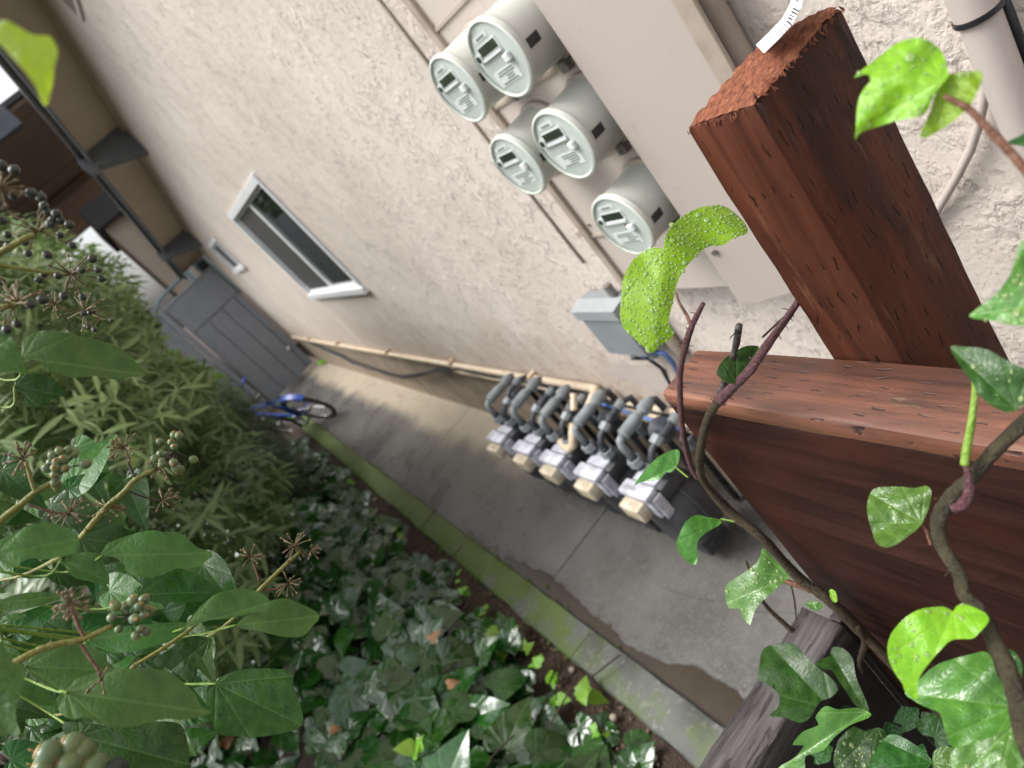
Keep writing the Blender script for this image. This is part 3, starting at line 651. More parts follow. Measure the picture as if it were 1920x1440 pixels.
# --- five round electricity meters
def meter(y, z, label, xf=.823):
    t = thing('electric_meter', label, 'electric meter', (BX, y, z), 'round electric meters on the cabinet')
    c = Vector((xf, y, z)); ax = Vector((1, 0, 0))
    MB().lathe([(0.0, .086), (.006, .0885), (.012, .086), (.02, .083), (.09, .0845), (.118, .086)], (xf, y, z), (xf + 1, y, z), 40).build('meter_body', MT['meter'], t, True, sharp=35)
    MB().lathe([(0, .0885), (.004, .0935), (.012, .0935), (.016, .0885)], (xf + .115, y, z), (xf + 1, y, z), 40).build('sealing_ring', MT['beige2'], t, True, sharp=35)
    MB().box((xf + .108, y - .018, z - .115), (xf + .128, y + .010, z - .088), .003).build('ring_clasp', MT['steel'], t)
    MB().lathe([(0, .079), (.003, .079)], (xf - .0015, y, z), (xf + 1, y, z), 40).build('dial_plate', MT['dial'], t)
    def plate(n, ya, yb, za, zb, mt, h=.0025):      # ya is towards the far side; seen from the alley far = left
        MB().box((xf - .0015 - h, y + ya, z + za), (xf - .0016, y + yb, z + zb), 0).build(n, mt, t)
    plate('top_label', -.014, .043, .050, .062, MT['silver'], .0012); plate('top_print', -.004, .030, .0535, .0585, MT['print'], .0018)
    plate('display_frame', -.032, .050, .0195, .0435, MT['silver'], .002); plate('display', -.027, .045, .022, .041, MT['lcd'], .004)
    plate('display_bezel', -.031, .048, .012, .0185, MT['tagwhite'], .006)
    MB().lathe([(0, .0115), (.006, .010)], (xf - .008, y + .058, z + .024), (xf + 1, y + .058, z + .024), 16).build('optical_port', MT['silver'], t, True, sharp=30)
    MB().lathe([(0, .0075), (.001, .0075)], (xf - .0092, y + .058, z + .024), (xf + 1, y + .058, z + .024), 14).build('port_window', MT['lcd'], t)
    MB().box((xf - .012, y - .044, z - .014), (xf - .002, y - .022, z + .004), .003).build('seal_tab', MT['tagwhite'], t)
    MB().box((xf - .006, y - .022, z - .012), (xf - .002, y - .012, z + .006), .002).build('seal_wire', MT['dry'], t)
    plate('name_plate', -.036, .057, -.052, -.017, MT['silver'], .0012)
    for i in range(5):
        a_ = random.uniform(-.03, -.012); b_ = random.uniform(.030, .044) if i not in (2, 3) else random.uniform(.010, .02)
        MB().box((xf - .0036, y + a_, z - .0235 - i * .0062), (xf - .0028, y + b_, z - .0205 - i * .0062)).build('print_line', MT['print'], t)
    MB().lathe([(0, .0795), (-.004, .0835), (-.002, .088), (.006, .0888)], (xf - .003, y, z), (xf + 1, y, z), 40, cap=False).build('cover_rim', MT['rim'], t, True, sharp=60)
    bm_ = MB().lathe([(0, .002), (.001, .045), (.003, .068), (.007, .077), (.014, .0795)], (xf - .019, y, z), (xf + 1, y, z), 40, cap=False)
    bm_.build('clear_cover', MT['cover'], t, True, sharp=35)
    # dark vent label on the side of the body that faces the camera
    vs = []; fs = []
    for i in range(6):
        a = math.radians(-105 + i * 2.8)                                   # angle from the +z towards -y
        for xx in (xf + .016, xf + .050): vs.append((xx, y + math.sin(a) * .0852, z + math.cos(a) * .0852))
    for i in range(5): fs.append((2 * i, 2 * i + 1, 2 * i + 3, 2 * i + 2))
    MB().add(vs, fs).build('side_label', MT['blackpl'], t)
    return t
ZM = CAMZ
meter(1.292, ZM - .073, 'round electric meter at the top of the column nearest the cabinet door')
meter(1.512, ZM - .070, 'upper round electric meter of the column farther from the door')
meter(1.290, ZM - .294, 'middle round electric meter in the column beside the cabinet door')
meter(1.512, ZM - .296, 'lower round electric meter of the two-meter column, farther from the door')
meter(1.290, ZM - .525, 'lowest round electric meter, just above the lime green leaf')

# --- conduit and thin cable left of the cabinet
CD = thing('wall_conduit', 'straight beige conduit running down the wall beside the meter cabinet', 'conduit', (W - .02, 1.80, 1))
MB().cyl((W - .022, 1.79, .98), (W - .022, 1.79, 3.4), .021, 14).build('conduit_tube', MT['beige2'], CD, True, sharp=40)
for z in (1.55, 2.2, 2.9): MB().box((W - .046, 1.755, z), (W - .002, 1.825, z + .025), .003).build('strap', MT['beige2'], CD)
tag(MB().tube([(W - .004, 1.975, 3.4), (W - .004, 1.972, 2.4), (W - .004, 1.978, 1.9), (W - .004, 1.975, 1.42)], .006, 6).build('thin_cable', MT['beige2'], None, True), 'thin painted cable running down the stucco left of the conduit', 'cable')

# --- grey utility box
GBX0, GBX1, gy0, gy1, gz0, gz1 = .935, 1.03, 1.80, 2.07, 1.06, 1.30
GB = thing('utility_box', 'grey plastic telephone utility box below the meters', 'utility box', (1.0, 1.93, gz0))
def slant(x0, x1, y0, y1, z0, z1, i): # bevelled cover
    vs = [(x1, y0, z0), (x1, y1, z0), (x1, y1, z1), (x1, y0, z1), (x0, y0 + i, z0 + i * .5), (x0, y1 - i, z0 + i * .5), (x0, y1 - i, z1 - i), (x0, y0 + i, z1 - i)]
    return MB().add(vs, [(0, 1, 2, 3), (4, 7, 6, 5), (0, 4, 5, 1), (1, 5, 6, 2), (2, 6, 7, 3), (3, 7, 4, 0)])
MB().box((.985, gy0, gz0), (1.035, gy1, gz1), .006).build('back_half', MT['greybox'], GB)
slant(GBX0, .984, gy0 + .004, gy1 - .004, gz0 + .004, gz1 - .03, .02).build('cover', MT['greybox'], GB)
slant(GBX0 - .006, .986, gy0 - .004, gy1 + .004, gz1 - .055, gz1 + .006, .012).build('lid', MT['greybox2'], GB)
MB().cyl((1.0, 1.86, gz1 + .002), (1.0, 1.86, gz1 + .05), .016, 10).build('lug', MT['steel'], GB)
MB().cyl((.965, gy0 - .02, 1.2), (.965, gy0 + .006, 1.2), .014, 10).build('latch_screw', MT['steel'], GB)
for yy in (1.99, 1.88): MB().cyl((.99, yy, gz0 - .045), (.99, yy, gz0 + .002), .022, 10).build('cable_gland', MT['greybox2'], GB)
tag(MB().tube([P(1205, 668, x=.97), P(1225, 660, x=.97), P(1245, 662, x=.98), P(1262, 680, x=1.0), P(1275, 705, x=1.03)], .009, 8).build('blue_cable', MT['bluecab'], None, True), 'short blue cable curling out beside the grey utility box', 'cable')
tag(MB().tube([P(1185, 672, x=.98), P(1215, 672, x=.99), P(1240, 690, x=1.01), P(1262, 730, x=1.02), P(1270, 760, x=1.03)], .007, 8).build('black_cable', MT['blackcab'], None, True), 'black cable dropping from the grey utility box', 'cable')
# smooth patch of render below the utility box
vs = [P(1135, 690, x=W - .006), P(1150, 682, x=W - .006), P(1245, 690, x=W - .006), P(1262, 745, x=W - .006), P(1175, 712, x=W - .006), P(1155, 708, x=W - .006)]
pt = MB().add(vs, [(0, 1, 2, 3, 4, 5)]).build('render_patch', MT['beige'], B)

# --- pipes along the wall base
CP = thing('cream_pipe', 'long straight cream pipe running along the foot of the stucco wall', 'pipe', (1.0, 6, .65))
MB().tube([(W - .028, 11.7, .645), (W - .028, 7, .665), (W - .028, 2.62, .694)], .022, 10).build('pipe_run', MT['cream'], CP, True)
MB().tube([(W - .028, 2.64, .694), (W - .035, 2.60, .694), (W - .06, 2.59, .692), (.90, 2.59, .665)], .024, 10).build('elbow', MT['cream'], CP, True)
for y in (10, 8.1, 6, 4.4, 3.2): MB().box((W - .054, y, .63 + (11 - y) * .004), (W - .002, y + .03, .70 + (11 - y) * .004), .003).build('strap', MT['cream'], CP)
tag(MB().tube([(W - .03, 4.5, .615), (W - .03, 3.3, .622), (W - .03, 2.1, .628), (W - .04, 1.55, .632)], .017, 10).build('lower_pipe', MT['cream'], None, True), 'thin cream pipe just below the long cream pipe behind the gas meters', 'pipe')
bc = [(583, 642), (610, 655), (640, 668), (662, 678), (690, 688), (725, 700), (755, 706), (790, 702), (825, 694), (860, 690), (880, 697), (920, 704), (980, 712), (1050, 728), (1110, 742), (1180, 760), (1250, 778), (1290, 790)]
m = MB()
for k in range(4): m.tube([P(a + random.uniform(-2, 2), b + random.uniform(-2.5, 2.5), x=W - .02 - .008 * k) for a, b in bc], .009 + .004 * (k == 0), 6)
tag(m.build('cable_bundle', MT['blackcab'], None, True), 'sagging bundle of black cables along the foot of the wall', 'cable')
tag(MB().tube([P(1110, 752, x=.98), P(1150, 764, x=.97), P(1200, 780, x=.97), P(1235, 792, x=.96), P(1275, 805, x=.95)], .008, 8).build('blue_wire', MT['bluecab'], None, True), 'straight blue cable low on the wall above the gas pipes', 'cable')
CU = thing('copper_pipe', 'pair of tan pipes below the black cable bundle near the rail', 'pipe', (W - .05, 1.9, .58))
for dz in (0, -.035): MB().tube([(W - .05, 2.5, .60 + dz), (W - .06, 2.0, .598 + dz), (W - .07, 1.5, .596 + dz)], .0125, 8).build('pipe_run', MT['cream'], CU, True)

# --- gas meters in a row
def gas_meter(y, label, variant=0, num=None):
    t = thing('gas_meter', label, 'gas meter', (.77, y, .12), 'gas meters in a row along the walkway')
    O = Vector((.77, y, 0)); L = lambda a: Vector((.77 + a[0], y + a[1], a[2]))
    # pressed steel case: two rounded halves with a flange
    def drum(x0, x1, n=28):
        m = MB(); prof = [(0, .05), (.004, .10), (.02, .13), (.06, .142), (abs(x1 - x0), .145)]
        m.lathe(prof, (0, 0, 0), (1, 0, 0), n)
        s_ = 1 if x1 > x0 else -1
        m.v = [Vector((.77 + x0 + s_ * v.x, y + max(-.135, min(.135, v.y * 1.0)), .315 + v.z * 1.20)) for v in m.v]
        return m
    drum(-.115, .0).build('case_front', MT['gasblack'], t, True, sharp=50)
    drum(.115, .001).build('case_back', MT['gasblack'], t, True, sharp=50)
    MB().lathe([(0, .150), (.012, .150)], (.764, y, .0), (1.764, y, .0), 28, Matrix.Translation((0, y * (1 - 1.02), .315)) @ Matrix.Diagonal((1, 1.02, 1.20, 1))).build('case_flange', MT['gasdk'], t, True, sharp=40)
    MB().box((.70, y - .10, .47), (.84, y + .10, .545), .018).build('top_casting', MT['gasblack'], t, True, sharp=40)
    MB().box((.70, y - .05, .06), (.84, y + .05, .15), .01).build('foot', MT['gasdk'], t)
    # index cover
    ix = MB(); ix.box((.632, y - .090, .537), (.70, y + .090, .568), .008); ix.build('index_hood', MT['gaswhite'], t, True, sharp=40)
    MB().box((.640, y - .085, .435), (.675, y + .085, .534), .006).build('index_plate', MT['gaswhite'], t, True, sharp=40)
    MB().box((.655, y - .0975, .42), (.70, y - .0855, .535), .003).build('index_cheek', MT['gaswhite'], t)
    MB().box((.655, y + .0855, .40), (.70, y + .098, .535), .003).build('index_cheek', MT['gaswhite'], t)
    cm = MB().box((.585, y - .052, .455), (.639, y + .072, .533), .009).build('transmitter', MT['gascream'], t, True, sharp=40)
    MB().box((.598, y + .005, .5335), (.620, y + .011, .5345)).build('transmitter_mark', MT['print'], cm)
    MB().box((.71, y - .06, .5455), (.80, y + .075, .549)).build('badge_plate', MT['gaswhite'], t)
    # two threaded necks with nuts
    for s_, tall in ((.075, .60), (-.075, .60)):
        MB().cyl(L((0, s_, .54)), L((0, s_, tall + .03)), .020, 12).build('neck', MT['gasdk'], t, True, sharp=40)
        MB().cyl(L((0, s_, .575)), L((0, s_, .61)), .033, 6).build('union_nut', MT['gasgrey'], t)
    # inlet (far neck): elbow up and back to a fat grey union running to the wall
    z1 = .70 + random.uniform(-.02, .03); zo = random.uniform(-.035, .03)
    MB().tube([L((0, .075, .62)), L((0, .075, z1 - .03)), L((.005, .075, z1 - .008)), L((.03, .075, z1))], .0175, 12).build('inlet_elbow', MT['gasgrey'], t, True)
    MB().lathe([(0, .021), (.004, .028), (.10, .028), (.106, .022), (.13, .020), (.135, .029), (.165, .031), (.19, .024), (.2, .016)], L((.03, .075, z1)), L((1, .075, z1)), 18).build('inlet_union', MT['gasgrey'], t, True, sharp=35)
    MB().tube([L((.225, .075, z1)), L((.245, .075, z1 - .015)), L((.25, .075, z1 - .06)), L((.25, .075, .02))], .016, 10).build('riser', MT['gasdk'], t, True)
    MB().cyl(L((.25, .075, .40)), L((.25, .075, .46)), .034, 8).build('stop_valve', MT['gasgrey'], t)
    MB().box((.77 + .205, y + .068, .415), (.77 + .232, y + .082, .47), .003).build('valve_key', MT['gasdk'], t)
    # regulator hanging between
    MB().lathe([(0, .02), (.005, .046), (.02, .056), (.03, .056), (.045, .03), (.075, .022), (.08, .01)], L((.13 + random.uniform(-.03, .03), .005, .62 + random.uniform(-.02, .03))), L((.14 + random.uniform(-.1, .1), -.3, .80)), 18).build('regulator', MT['gasdk'], t, True, sharp=40)
    # outlet (near neck): pipe up, back and along
    MB().tube([L((0, -.075, .62)), L((.004, -.076, .655)), L((.03, -.078, .68)), L((.12, -.085, .70 + zo)), L((.2, -.085, .70 + zo)), L((.245, -.085, .68 + zo)), L((.25, -.085, .60)), L((.25, -.10, .3)), L((.25, -.1, .02))], .0155, 10).build('outlet_pipe', MT['gasdk'], t, True)
    MB().cyl(L((.05, -.080, .685)), L((.085, -.083, .695)), .026, 8).build('outlet_union', MT['gasgrey'], t)
    MB().cyl(L((.16, -.085, .70 + zo)), L((.20, -.085, .70 + zo)), .023, 12).build('coupling', MT['gasgrey'], t, True, sharp=40)
    if variant == 1:
        MB().tube([L((-.02, -.02, .60)), L((-.03, -.05, .575)), L((-.035, -.10, .575)), L((-.02, -.145, .60)), L((.01, -.155, .645)), L((.05, -.15, .68))], [.017, .021, .022, .022, .021, .016], 10).build('cream_hose', MT['cream'], t, True)
        MB().cyl(L((.10, -.135, .71)), L((.16, -.12, .76)), .017, 10).build('cream_nipple', MT['cream'], t, True, sharp=40)
    if num:
        fc = bpy.data.curves.new('stamped_number', 'FONT'); fc.body = num; fc.size = .030; fc.extrude = .0006; fc.align_x = 'CENTER'; fc.align_y = 'CENTER'
        fo = bpy.data.objects.new('tmp', fc); COL.objects.link(fo); bpy.context.view_layer.update()
        me = bpy.data.meshes.new_from_object(fo); bpy.data.objects.remove(fo); me.name = 'stamped_number'; me.materials.clear(); me.materials.append(MT['print'])
        o = bpy.data.objects.new('stamped_number', me); COL.objects.link(o); o.parent = t
        # reads from the walkway: text x runs from far to near, on the hood's top
        R = Matrix(((0, 1, 0, 0), (-1, 0, 0, 0), (0, 0, 1, 0), (0, 0, 0, 1)))
        o.matrix_local = Matrix.Translation((.658 - .77, .028, .5728 - .12)) @ R
    return t
gas_meter(2.085, 'nearest gas meter, partly behind the ivy stem at the rail', 0, 'C1701')
gas_meter(2.43, 'gas meter second nearest to the wooden rail')
gas_meter(2.75, 'middle gas meter of five, with the cream hose bend', 1)
gas_meter(3.04, 'fourth gas meter counted from the wooden rail')
gas_meter(3.37, 'farthest gas meter in the row, toward the gate')

# --- right edge of the wall: drain pipe, white cable
DP = thing('wall_pipe', 'thick beige wall pipe with black clamp at the upper right', 'pipe', (.97, .58, 1.5))
MB().cyl((.995, .556, .3), (.995, .556, 3.4), .0255, 24).build('pipe_run', MT['beige'], DP, True, sharp=40)
MB().cyl((.995, .556, 1.797), (.995, .556, 3.4), .0285, 24).build('pipe_socket', MT['beige'], DP, True, sharp=40)
MB().cyl((.995, .556, 1.789), (.995, .556, 1.7965), .0305, 24).build('clamp', MT['blackpl'], DP, True, sharp=40)
tag(MB().tube([P(1852, 60, x=1.03), P(1852, 130, x=1.03), P(1846, 180, x=1.03), P(1836, 230, x=1.03), P(1820, 280, x=1.03), P(1795, 330, x=1.03), P(1760, 390, x=1.035), P(1700, 480, x=1.035)], .0075, 8).build('white_cable', MT['beige'], None, True), 'off white cable curving down the stucco behind the red post', 'cable')
tag(MB().tube([P(1885, 0, x=1.02), P(1908, 60, x=1.02), P(1935, 140, x=1.02)], .006, 8).build('black_wire', MT['blackcab'], None, True), 'black wire running down beside the thick wall pipe', 'cable')

# ================================================================== FOREGROUND TIMBER
def rough_beam(a, b, n, jit, bev=.004, seed=1):
    r = random.Random(seed); bm = bmesh.new(); bmesh.ops.create_cube(bm, size=1)
    for v in bm.verts: v.co = Vector(((a[i] + b[i]) / 2 + v.co[i] * (b[i] - a[i])) for i in range(3))
    ax = max(range(3), key=lambda i: b[i] - a[i])
    bmesh.ops.bevel(bm, geom=[e for e in bm.edges], offset=bev, segments=2, affect='EDGES', profile=.5)
    ed = [e for e in bm.edges if abs((e.verts[0].co - e.verts[1].co)[ax]) > .6 * (b[ax] - a[ax])]
    bmesh.ops.subdivide_edges(bm, edges=ed, cuts=n, use_grid_fill=True)
    ph = [r.uniform(0, 6) for _ in range(6)]
    for v in bm.verts:
        s_ = v.co[ax] * 9; cx = [(v.co[i] - (a[i] + b[i]) / 2) / (b[i] - a[i]) for i in range(3)]
        for i in range(3):
            if i != ax: v.co[i] += jit * .5 * math.sin(s_ * 1.7 + ph[i] + cx[i] * 3) + (r.uniform(-jit, jit) * .5 if max(abs(cx[j]) for j in range(3) if j != ax) > .47 else 0)
    m = MB(); bm.verts.index_update(); m.add([v.co.copy() for v in bm.verts], [[v.index for v in f.verts] for f in bm.faces]); bm.free(); return m
PT = thing('wooden_post', 'square red brown wooden post with rough sawn top and barcode tag', 'post', (.515, .468, 1.2))
pz = CAMZ - .19
rough_beam((.443, .425, .9), (.587, .511, pz), 30, .0018, .006, 3).build('post_shaft', MT['post'], PT, True, sharp=35)
# sawn top, coarse fibres
m = MB(); N = 26; vs = []; fs = []
for i in range(N + 1):
    for j in range(N + 1):
        u, v = i / N, j / N; e = min(u, v, 1 - u, 1 - v)
        z = pz + .0030 + rng.normal(0, .0006) - .004 * max(0, 1 - e / .05) + .0015 * math.sin(u * 40 + 3 * v)
        vs.append((.4445 + .141 * u + rng.normal(0, .0004), .4265 + .083 * v + rng.normal(0, .0006) * (1 if e < .02 else .3), z))
for i in range(N):
    for j in range(N): a = i * (N + 1) + j; fs.append((a, a + N + 1, a + N + 2, a + 1))
m.add(vs, fs).build('sawn_top', MT['end'], PT)
m = MB()
for i in range(60):                                         # torn fibres along the edges of the cut
    if random.random() < .7: p = Vector((random.uniform(.444, .586), .4248, pz + random.uniform(-.004, .002))); d = Vector((random.uniform(-.4, .4), -random.uniform(.05, .4), -random.uniform(.3, 1)))
    else: p = Vector((.4428, random.uniform(.426, .51), pz + random.uniform(-.004, .002))); d = Vector((-random.uniform(.05, .35), random.uniform(-.4, .4), -random.uniform(.3, 1)))
    l = random.uniform(.002, .006); m.tube([p, p + d.normalized() * l * .5, p + d.normalized() * l + Vector((random.uniform(-.002, .002), random.uniform(-.002, .002), 0))], [.0006, .0005, .0002], 4)
tag(m.build('wood_fibre', MT['end'], PT), kind='stuff')
# drying cracks (checks) cut in the front and side faces
for (a0, b0, a1, b1, w) in ((1352, 228, 1430, 352, 4), (1372, 225, 1398, 262, 4), (1566, 20, 1612, 95, 4), (1480, 250, 1500, 285, 2.2)):
    pa, pb = P(a0, b0, y=.4232), P(a1, b1, y=.4232)
    if pa.x < .445: pa.x = .446
    pb.x = pa.x + (pb.x - pa.x) * .25
    dx = w * .0005
    MB().add([(pa.x, .4232, pa.z), (pa.x + dx, .4232, (pa.z * .7 + pb.z * .3)), (pb.x, .4232, pb.z), (pa.x - dx * .6, .4232, (pa.z * .6 + pb.z * .4))], [(0, 1, 2, 3)]).build('drying_crack', MT['ink'], PT)

RL = thing('wooden_rail', 'thick red brown wooden guard rail standing left of the post', 'rail', (.4, .3, 1.1))
rz = CAMZ - .505
rough_beam((.352, -.9, rz - .03), (.4415, .728, rz), 40, .0012, .007, 5).build('top_face_board', MT['rail'], RL, True, sharp=35)
rough_beam((.3545, -.9, 1.086), (.439, .735, rz - .0305), 40, .0012, .006, 6).build('side_panel', MT['panel'], RL, True, sharp=35)
rough_beam((.356, -.9, .25), (.437, .732, 1.0855), 30, .0012, .006, 11).build('skirt_board', MT['panel'], RL, True, sharp=35)
WB = rough_beam((-.9, .735, .995), (.352, .822, 1.082), 60, .003, .006, 8)
wbo = WB.build('weathered_beam', MT['weather'], None, True, sharp=35); tag(wbo, 'dark grey weathered beam below the red rail at the bottom edge', 'beam')
SK = thing('hollow_boards', 'added near-black boards standing in for the dark hollow under the grey beam', 'added boards', (-.2, .77, 0))  # added boards, near-black to stand in for the shadowy hollow
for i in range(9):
    x = .352 - i * .14; MB().box((x - .137, .758, .02), (x, .778, .994), .003).build('board', MT['hollowdk'], SK)
MB().box((.353, .742, .02), (.445, .765, 1.083), .003).build('board', MT['hollowdk'], SK)
# stair post below it
tag(rough_beam((-.32, .785, 0), (-.23, .815, .99), 20, .002, .005, 9).build('lower_post', MT['weather'], None, True, sharp=35), 'dark post standing under the weathered beam', 'post')

# barcode tag stapled on the post top
tg = [(1413, 92), (1437, 94), (1452, 78), (1470, 60), (1490, 56), (1503, 36), (1508, 10), (1507, -14), (1474, -14), (1473, 14), (1462, 38), (1446, 62), (1430, 78)]
TG = thing('barcode_tag', 'curled white barcode tag stuck on the top of the red post', 'tag', P(1460, 60, z=pz + .006))
cl = [((1425, 92), .010), ((1450, 68), .012), ((1476, 40), .016), ((1492, 10), .022), ((1496, -14), .030)]
def strip(cl, hw, z0, lift=0):
    vs = []; fs = []
    for i, (q, dz) in enumerate(cl):
        p = P(q[0], q[1], z=pz + .004 + dz); q2 = cl[min(i + 1, len(cl) - 1)][0]; q1 = cl[max(i - 1, 0)][0]
        tdir = Vector((q2[0] - q1[0], q2[1] - q1[1])).normalized(); n = Vector((-tdir.y, tdir.x))
        for s_ in (-1, 1): vs.append(P(q[0] + n.x * s_ * hw, q[1] + n.y * s_ * hw, z=pz + .004 + dz + lift + (.004 * s_)))
    for i in range(len(cl) - 1): fs.append((2 * i, 2 * i + 1, 2 * i + 3, 2 * i + 2))
    return MB().add(vs, fs)
strip(cl, 11, 0).build('paper_strip', MT['tagwhite'], TG)
for i in range(13):                                         # barcode bars
    t0 = .30 + i * .048; w_ = random.choice((.010, .018, .026))
    def at(t, s_):
        k = t * (len(cl) - 1); j = min(int(k), len(cl) - 2); f = k - j
        q = [cl[j][0][c] * (1 - f) + cl[j + 1][0][c] * f for c in (0, 1)]; dz = cl[j][1] * (1 - f) + cl[j + 1][1] * f
        td = Vector((cl[j + 1][0][0] - cl[j][0][0], cl[j + 1][0][1] - cl[j][0][1])).normalized(); n = Vector((-td.y, td.x))
        return P(q[0] + n.x * s_, q[1] + n.y * s_, z=pz + .004 + dz + .0006 + .004 * s_ / 13)
    MB().add([at(t0, -2), at(t0, 11), at(t0 + w_, 11), at(t0 + w_, -2)], [(0, 1, 2, 3)]).build('barcode_bar', MT['ink'], TG)

# ================================================================== IVY VINE ON THE RAIL (traced where it grows)
def catmull(pts, n=6):
    pts = [Vector(p) for p in pts]; out = []
    for i in range(len(pts) - 1):
        p0, p1, p2, p3 = pts[max(i - 1, 0)], pts[i], pts[i + 1], pts[min(i + 2, len(pts) - 1)]
        for k in range(n):
            t = k / n; out.append(.5 * ((2 * p1) + (p2 - p0) * t + (2 * p0 - 5 * p1 + 4 * p2 - p3) * t * t + (3 * p1 - p0 - 3 * p2 + p3) * t ** 3))
    out.append(pts[-1]); return out
def stem(parent, name, px, rad, mat, knob=.12, n=10, sub=6, roots=0):
    """px: (x, y, plane x) picks; rad in metres"""
    pts = catmull([P(a, b, x=c) if c > 0 else P(a, b, d=-c) for a, b, c in px], sub); k = len(pts)
    rr = [np.interp(i / (k - 1), np.linspace(0, 1, len(rad)), rad) * (1 + random.uniform(-knob, knob)) for i in range(k)] if hasattr(rad, '__len__') else [rad * (1 + random.uniform(-knob, knob)) for _ in range(k)]
    m = MB(); m.tube(pts, rr, n)
    for _ in range(roots):
        i = random.randrange(k); d = Vector((random.uniform(-1, 1), random.uniform(-1, 1), random.uniform(-1, 1))).normalized()
        p = pts[i] + d * rr[i] * .9; l = random.uniform(.003, .007); m.tube([p, p + d * l, p + d * l * 1.3 + Vector((0, 0, -.0015))], [.0006, .0005, .0002], 4)
    return m.build(name, mat, parent, True)
def traced_leaf(parent, pts, base, tip, d, mat, grad=(0, 0), fold=.10, curl=.12, step=9, wave=.012, drops=0, name='leaf', label=None, kup=.42):
    """outline picks (photo pixels) carried to distance d (m) along their rays on a tilted, folded, curled blade"""
    pts = [Vector(p) for p in pts]; n = len(pts); out = []
    for i in range(n):                                                     # densify + soften the outline
        p0, p1, p2, p3 = pts[i - 1], pts[i], pts[(i + 1) % n], pts[(i + 2) % n]
        seg = max(2, int((p2 - p1).length / step))
        for k in range(seg):
            t = k / seg; out.append(.5 * ((2 * p1) + (p2 - p0) * t + (2 * p0 - 5 * p1 + 4 * p2 - p3) * t * t + (3 * p1 - p0 - 3 * p2 + p3) * t ** 3))
    xs = [p.x for p in out]; ys_ = [p.y for p in out]; inner = []
    def inside(q):
        c = False; j = len(out) - 1
        for i in range(len(out)):
            a, b = out[i], out[j]
            if (a.y > q.y) != (b.y > q.y) and q.x < (b.x - a.x) * (q.y - a.y) / (b.y - a.y) + a.x: c = not c
            j = i
        return c
    y = min(ys_) + step / 2; row = 0
    while y < max(ys_):
        x = min(xs) + (step / 2 if row % 2 else 0)
        while x < max(xs):
            q = Vector((x, y))
            if inside(q) and min((q - o_).length for o_ in out[::2]) > step * .55: inner.append(q)
            x += step
        y += step * .87; row += 1
    co2 = [Vector((p.x, p.y)) for p in out] + inner
    ne = len(out); r = delaunay_2d_cdt(co2, [(i, (i + 1) % ne) for i in range(ne)], [list(range(ne))], 1, 1e-4)
    v2, fcs = r[0], r[2]
    b, t = Vector(base), Vector(tip); L = (t - b).length; ax = (t - b) / L; nx_ = Vector((-ax.y, ax.x)); cx = sum(xs) / len(xs); cy = sum(ys_) / len(ys_)
    size = L / FPX * d; vs = []; uv = []
    ph = random.uniform(0, 6); rc = ray(cx, cy); C0 = CAM + rc * d
    axw = (P(t.x, t.y, d=d) - P(b.x, b.y, d=d)).normalized()
    nw = (-rc + Vector((0, 0, kup)) + axw * grad[0] * .3 + axw.cross(rc) * grad[1] * .15).normalized()
    for p in v2:
        u = (p - b).dot(ax) / L; v = (p - b).dot(nx_) / L
        off = size * (fold * abs(v) - .5 * fold * v * v - curl * (u - .35) ** 2 + wave * math.sin(9 * u + 7 * v + ph) * (abs(v) + .1) * 3)
        r_ = ray(p.x, p.y); dn = min(-.22, r_.dot(nw)); tt = (C0 - CAM).dot(nw) / dn
        tt = max(d - size * .9, min(d + size * .9, tt)) + off / dn
        vs.append(CAM + r_ * tt); uv.append((u, v))
    fs = [f if (len(f) >= 3) else f for f in fcs]
    m = MB(); m.add(vs, fs)
    # orient faces toward the camera
    nrm = (vs[fs[0][1]] - vs[fs[0][0]]).cross(vs[fs[0][2]] - vs[fs[0][0]])
    if nrm.dot(CAM - vs[fs[0][0]]) < 0: m.f = [f[::-1] for f in m.f]
    o = m.build(name, mat, parent, True, uv)
    if label: o['label'] = label
    if drops:
        dm = MB(); tri = []; ar = []
        for f in m.f:
            for k in range(1, len(f) - 1):
                a, b_, c_ = m.v[f[0]], m.v[f[k]], m.v[f[k + 1]]; n_ = (b_ - a).cross(c_ - a); ar.append(n_.length); tri.append((a, b_, c_, n_.normalized()))
        ar = np.array(ar) / sum(ar); placed = []
        for q in rng.choice(len(tri), drops * 3, p=ar):
            a, b_, c_, n_ = tri[q]; r1, r2 = random.random(), random.random()
            if r1 + r2 > 1: r1, r2 = 1 - r1, 1 - r2
            rad = .0014 * math.exp(random.gauss(0, .42)) * d / .75; rad = min(rad, .0040); p = a + (b_ - a) * r1 + (c_ - a) * r2
            if any((p - p2).length < (rad + r2_) * .95 for p2, r2_ in placed): continue
            placed.append((p, rad)); R = n_.to_track_quat('Z', 'Y').to_matrix()
            dm.ball(p + n_ * rad * .05, rad, 2, (1, 1 + random.uniform(0, .25), .5), R)
            if len(placed) >= drops: break
        w_ = dm.build('water_drops', MT['drop'], o, True); tag(w_, kind='stuff')
    return o
HALF = {'heart': [(0, .0), (-.10, .13), (-.13, .29), (-.02, .43), (.17, .47), (.34, .42), (.5, .34), (.68, .23), (.85, .11), (1, 0)],
        'lobed': [(0, .0), (-.12, .14), (-.17, .34), (-.04, .50), (.13, .42), (.28, .51), (.42, .36), (.60, .28), (.80, .15), (1, 0)],
        'lance': [(0, 0), (.06, .03), (.2, .07), (.4, .095), (.6, .085), (.8, .05), (.93, .02), (1, 0)],
        'needle': [(0, .03), (.5, .04), (1, 0)]}
def cv(pts, s, ox, oy): return [(ox + a / s, oy + b / s) for a, b in pts]

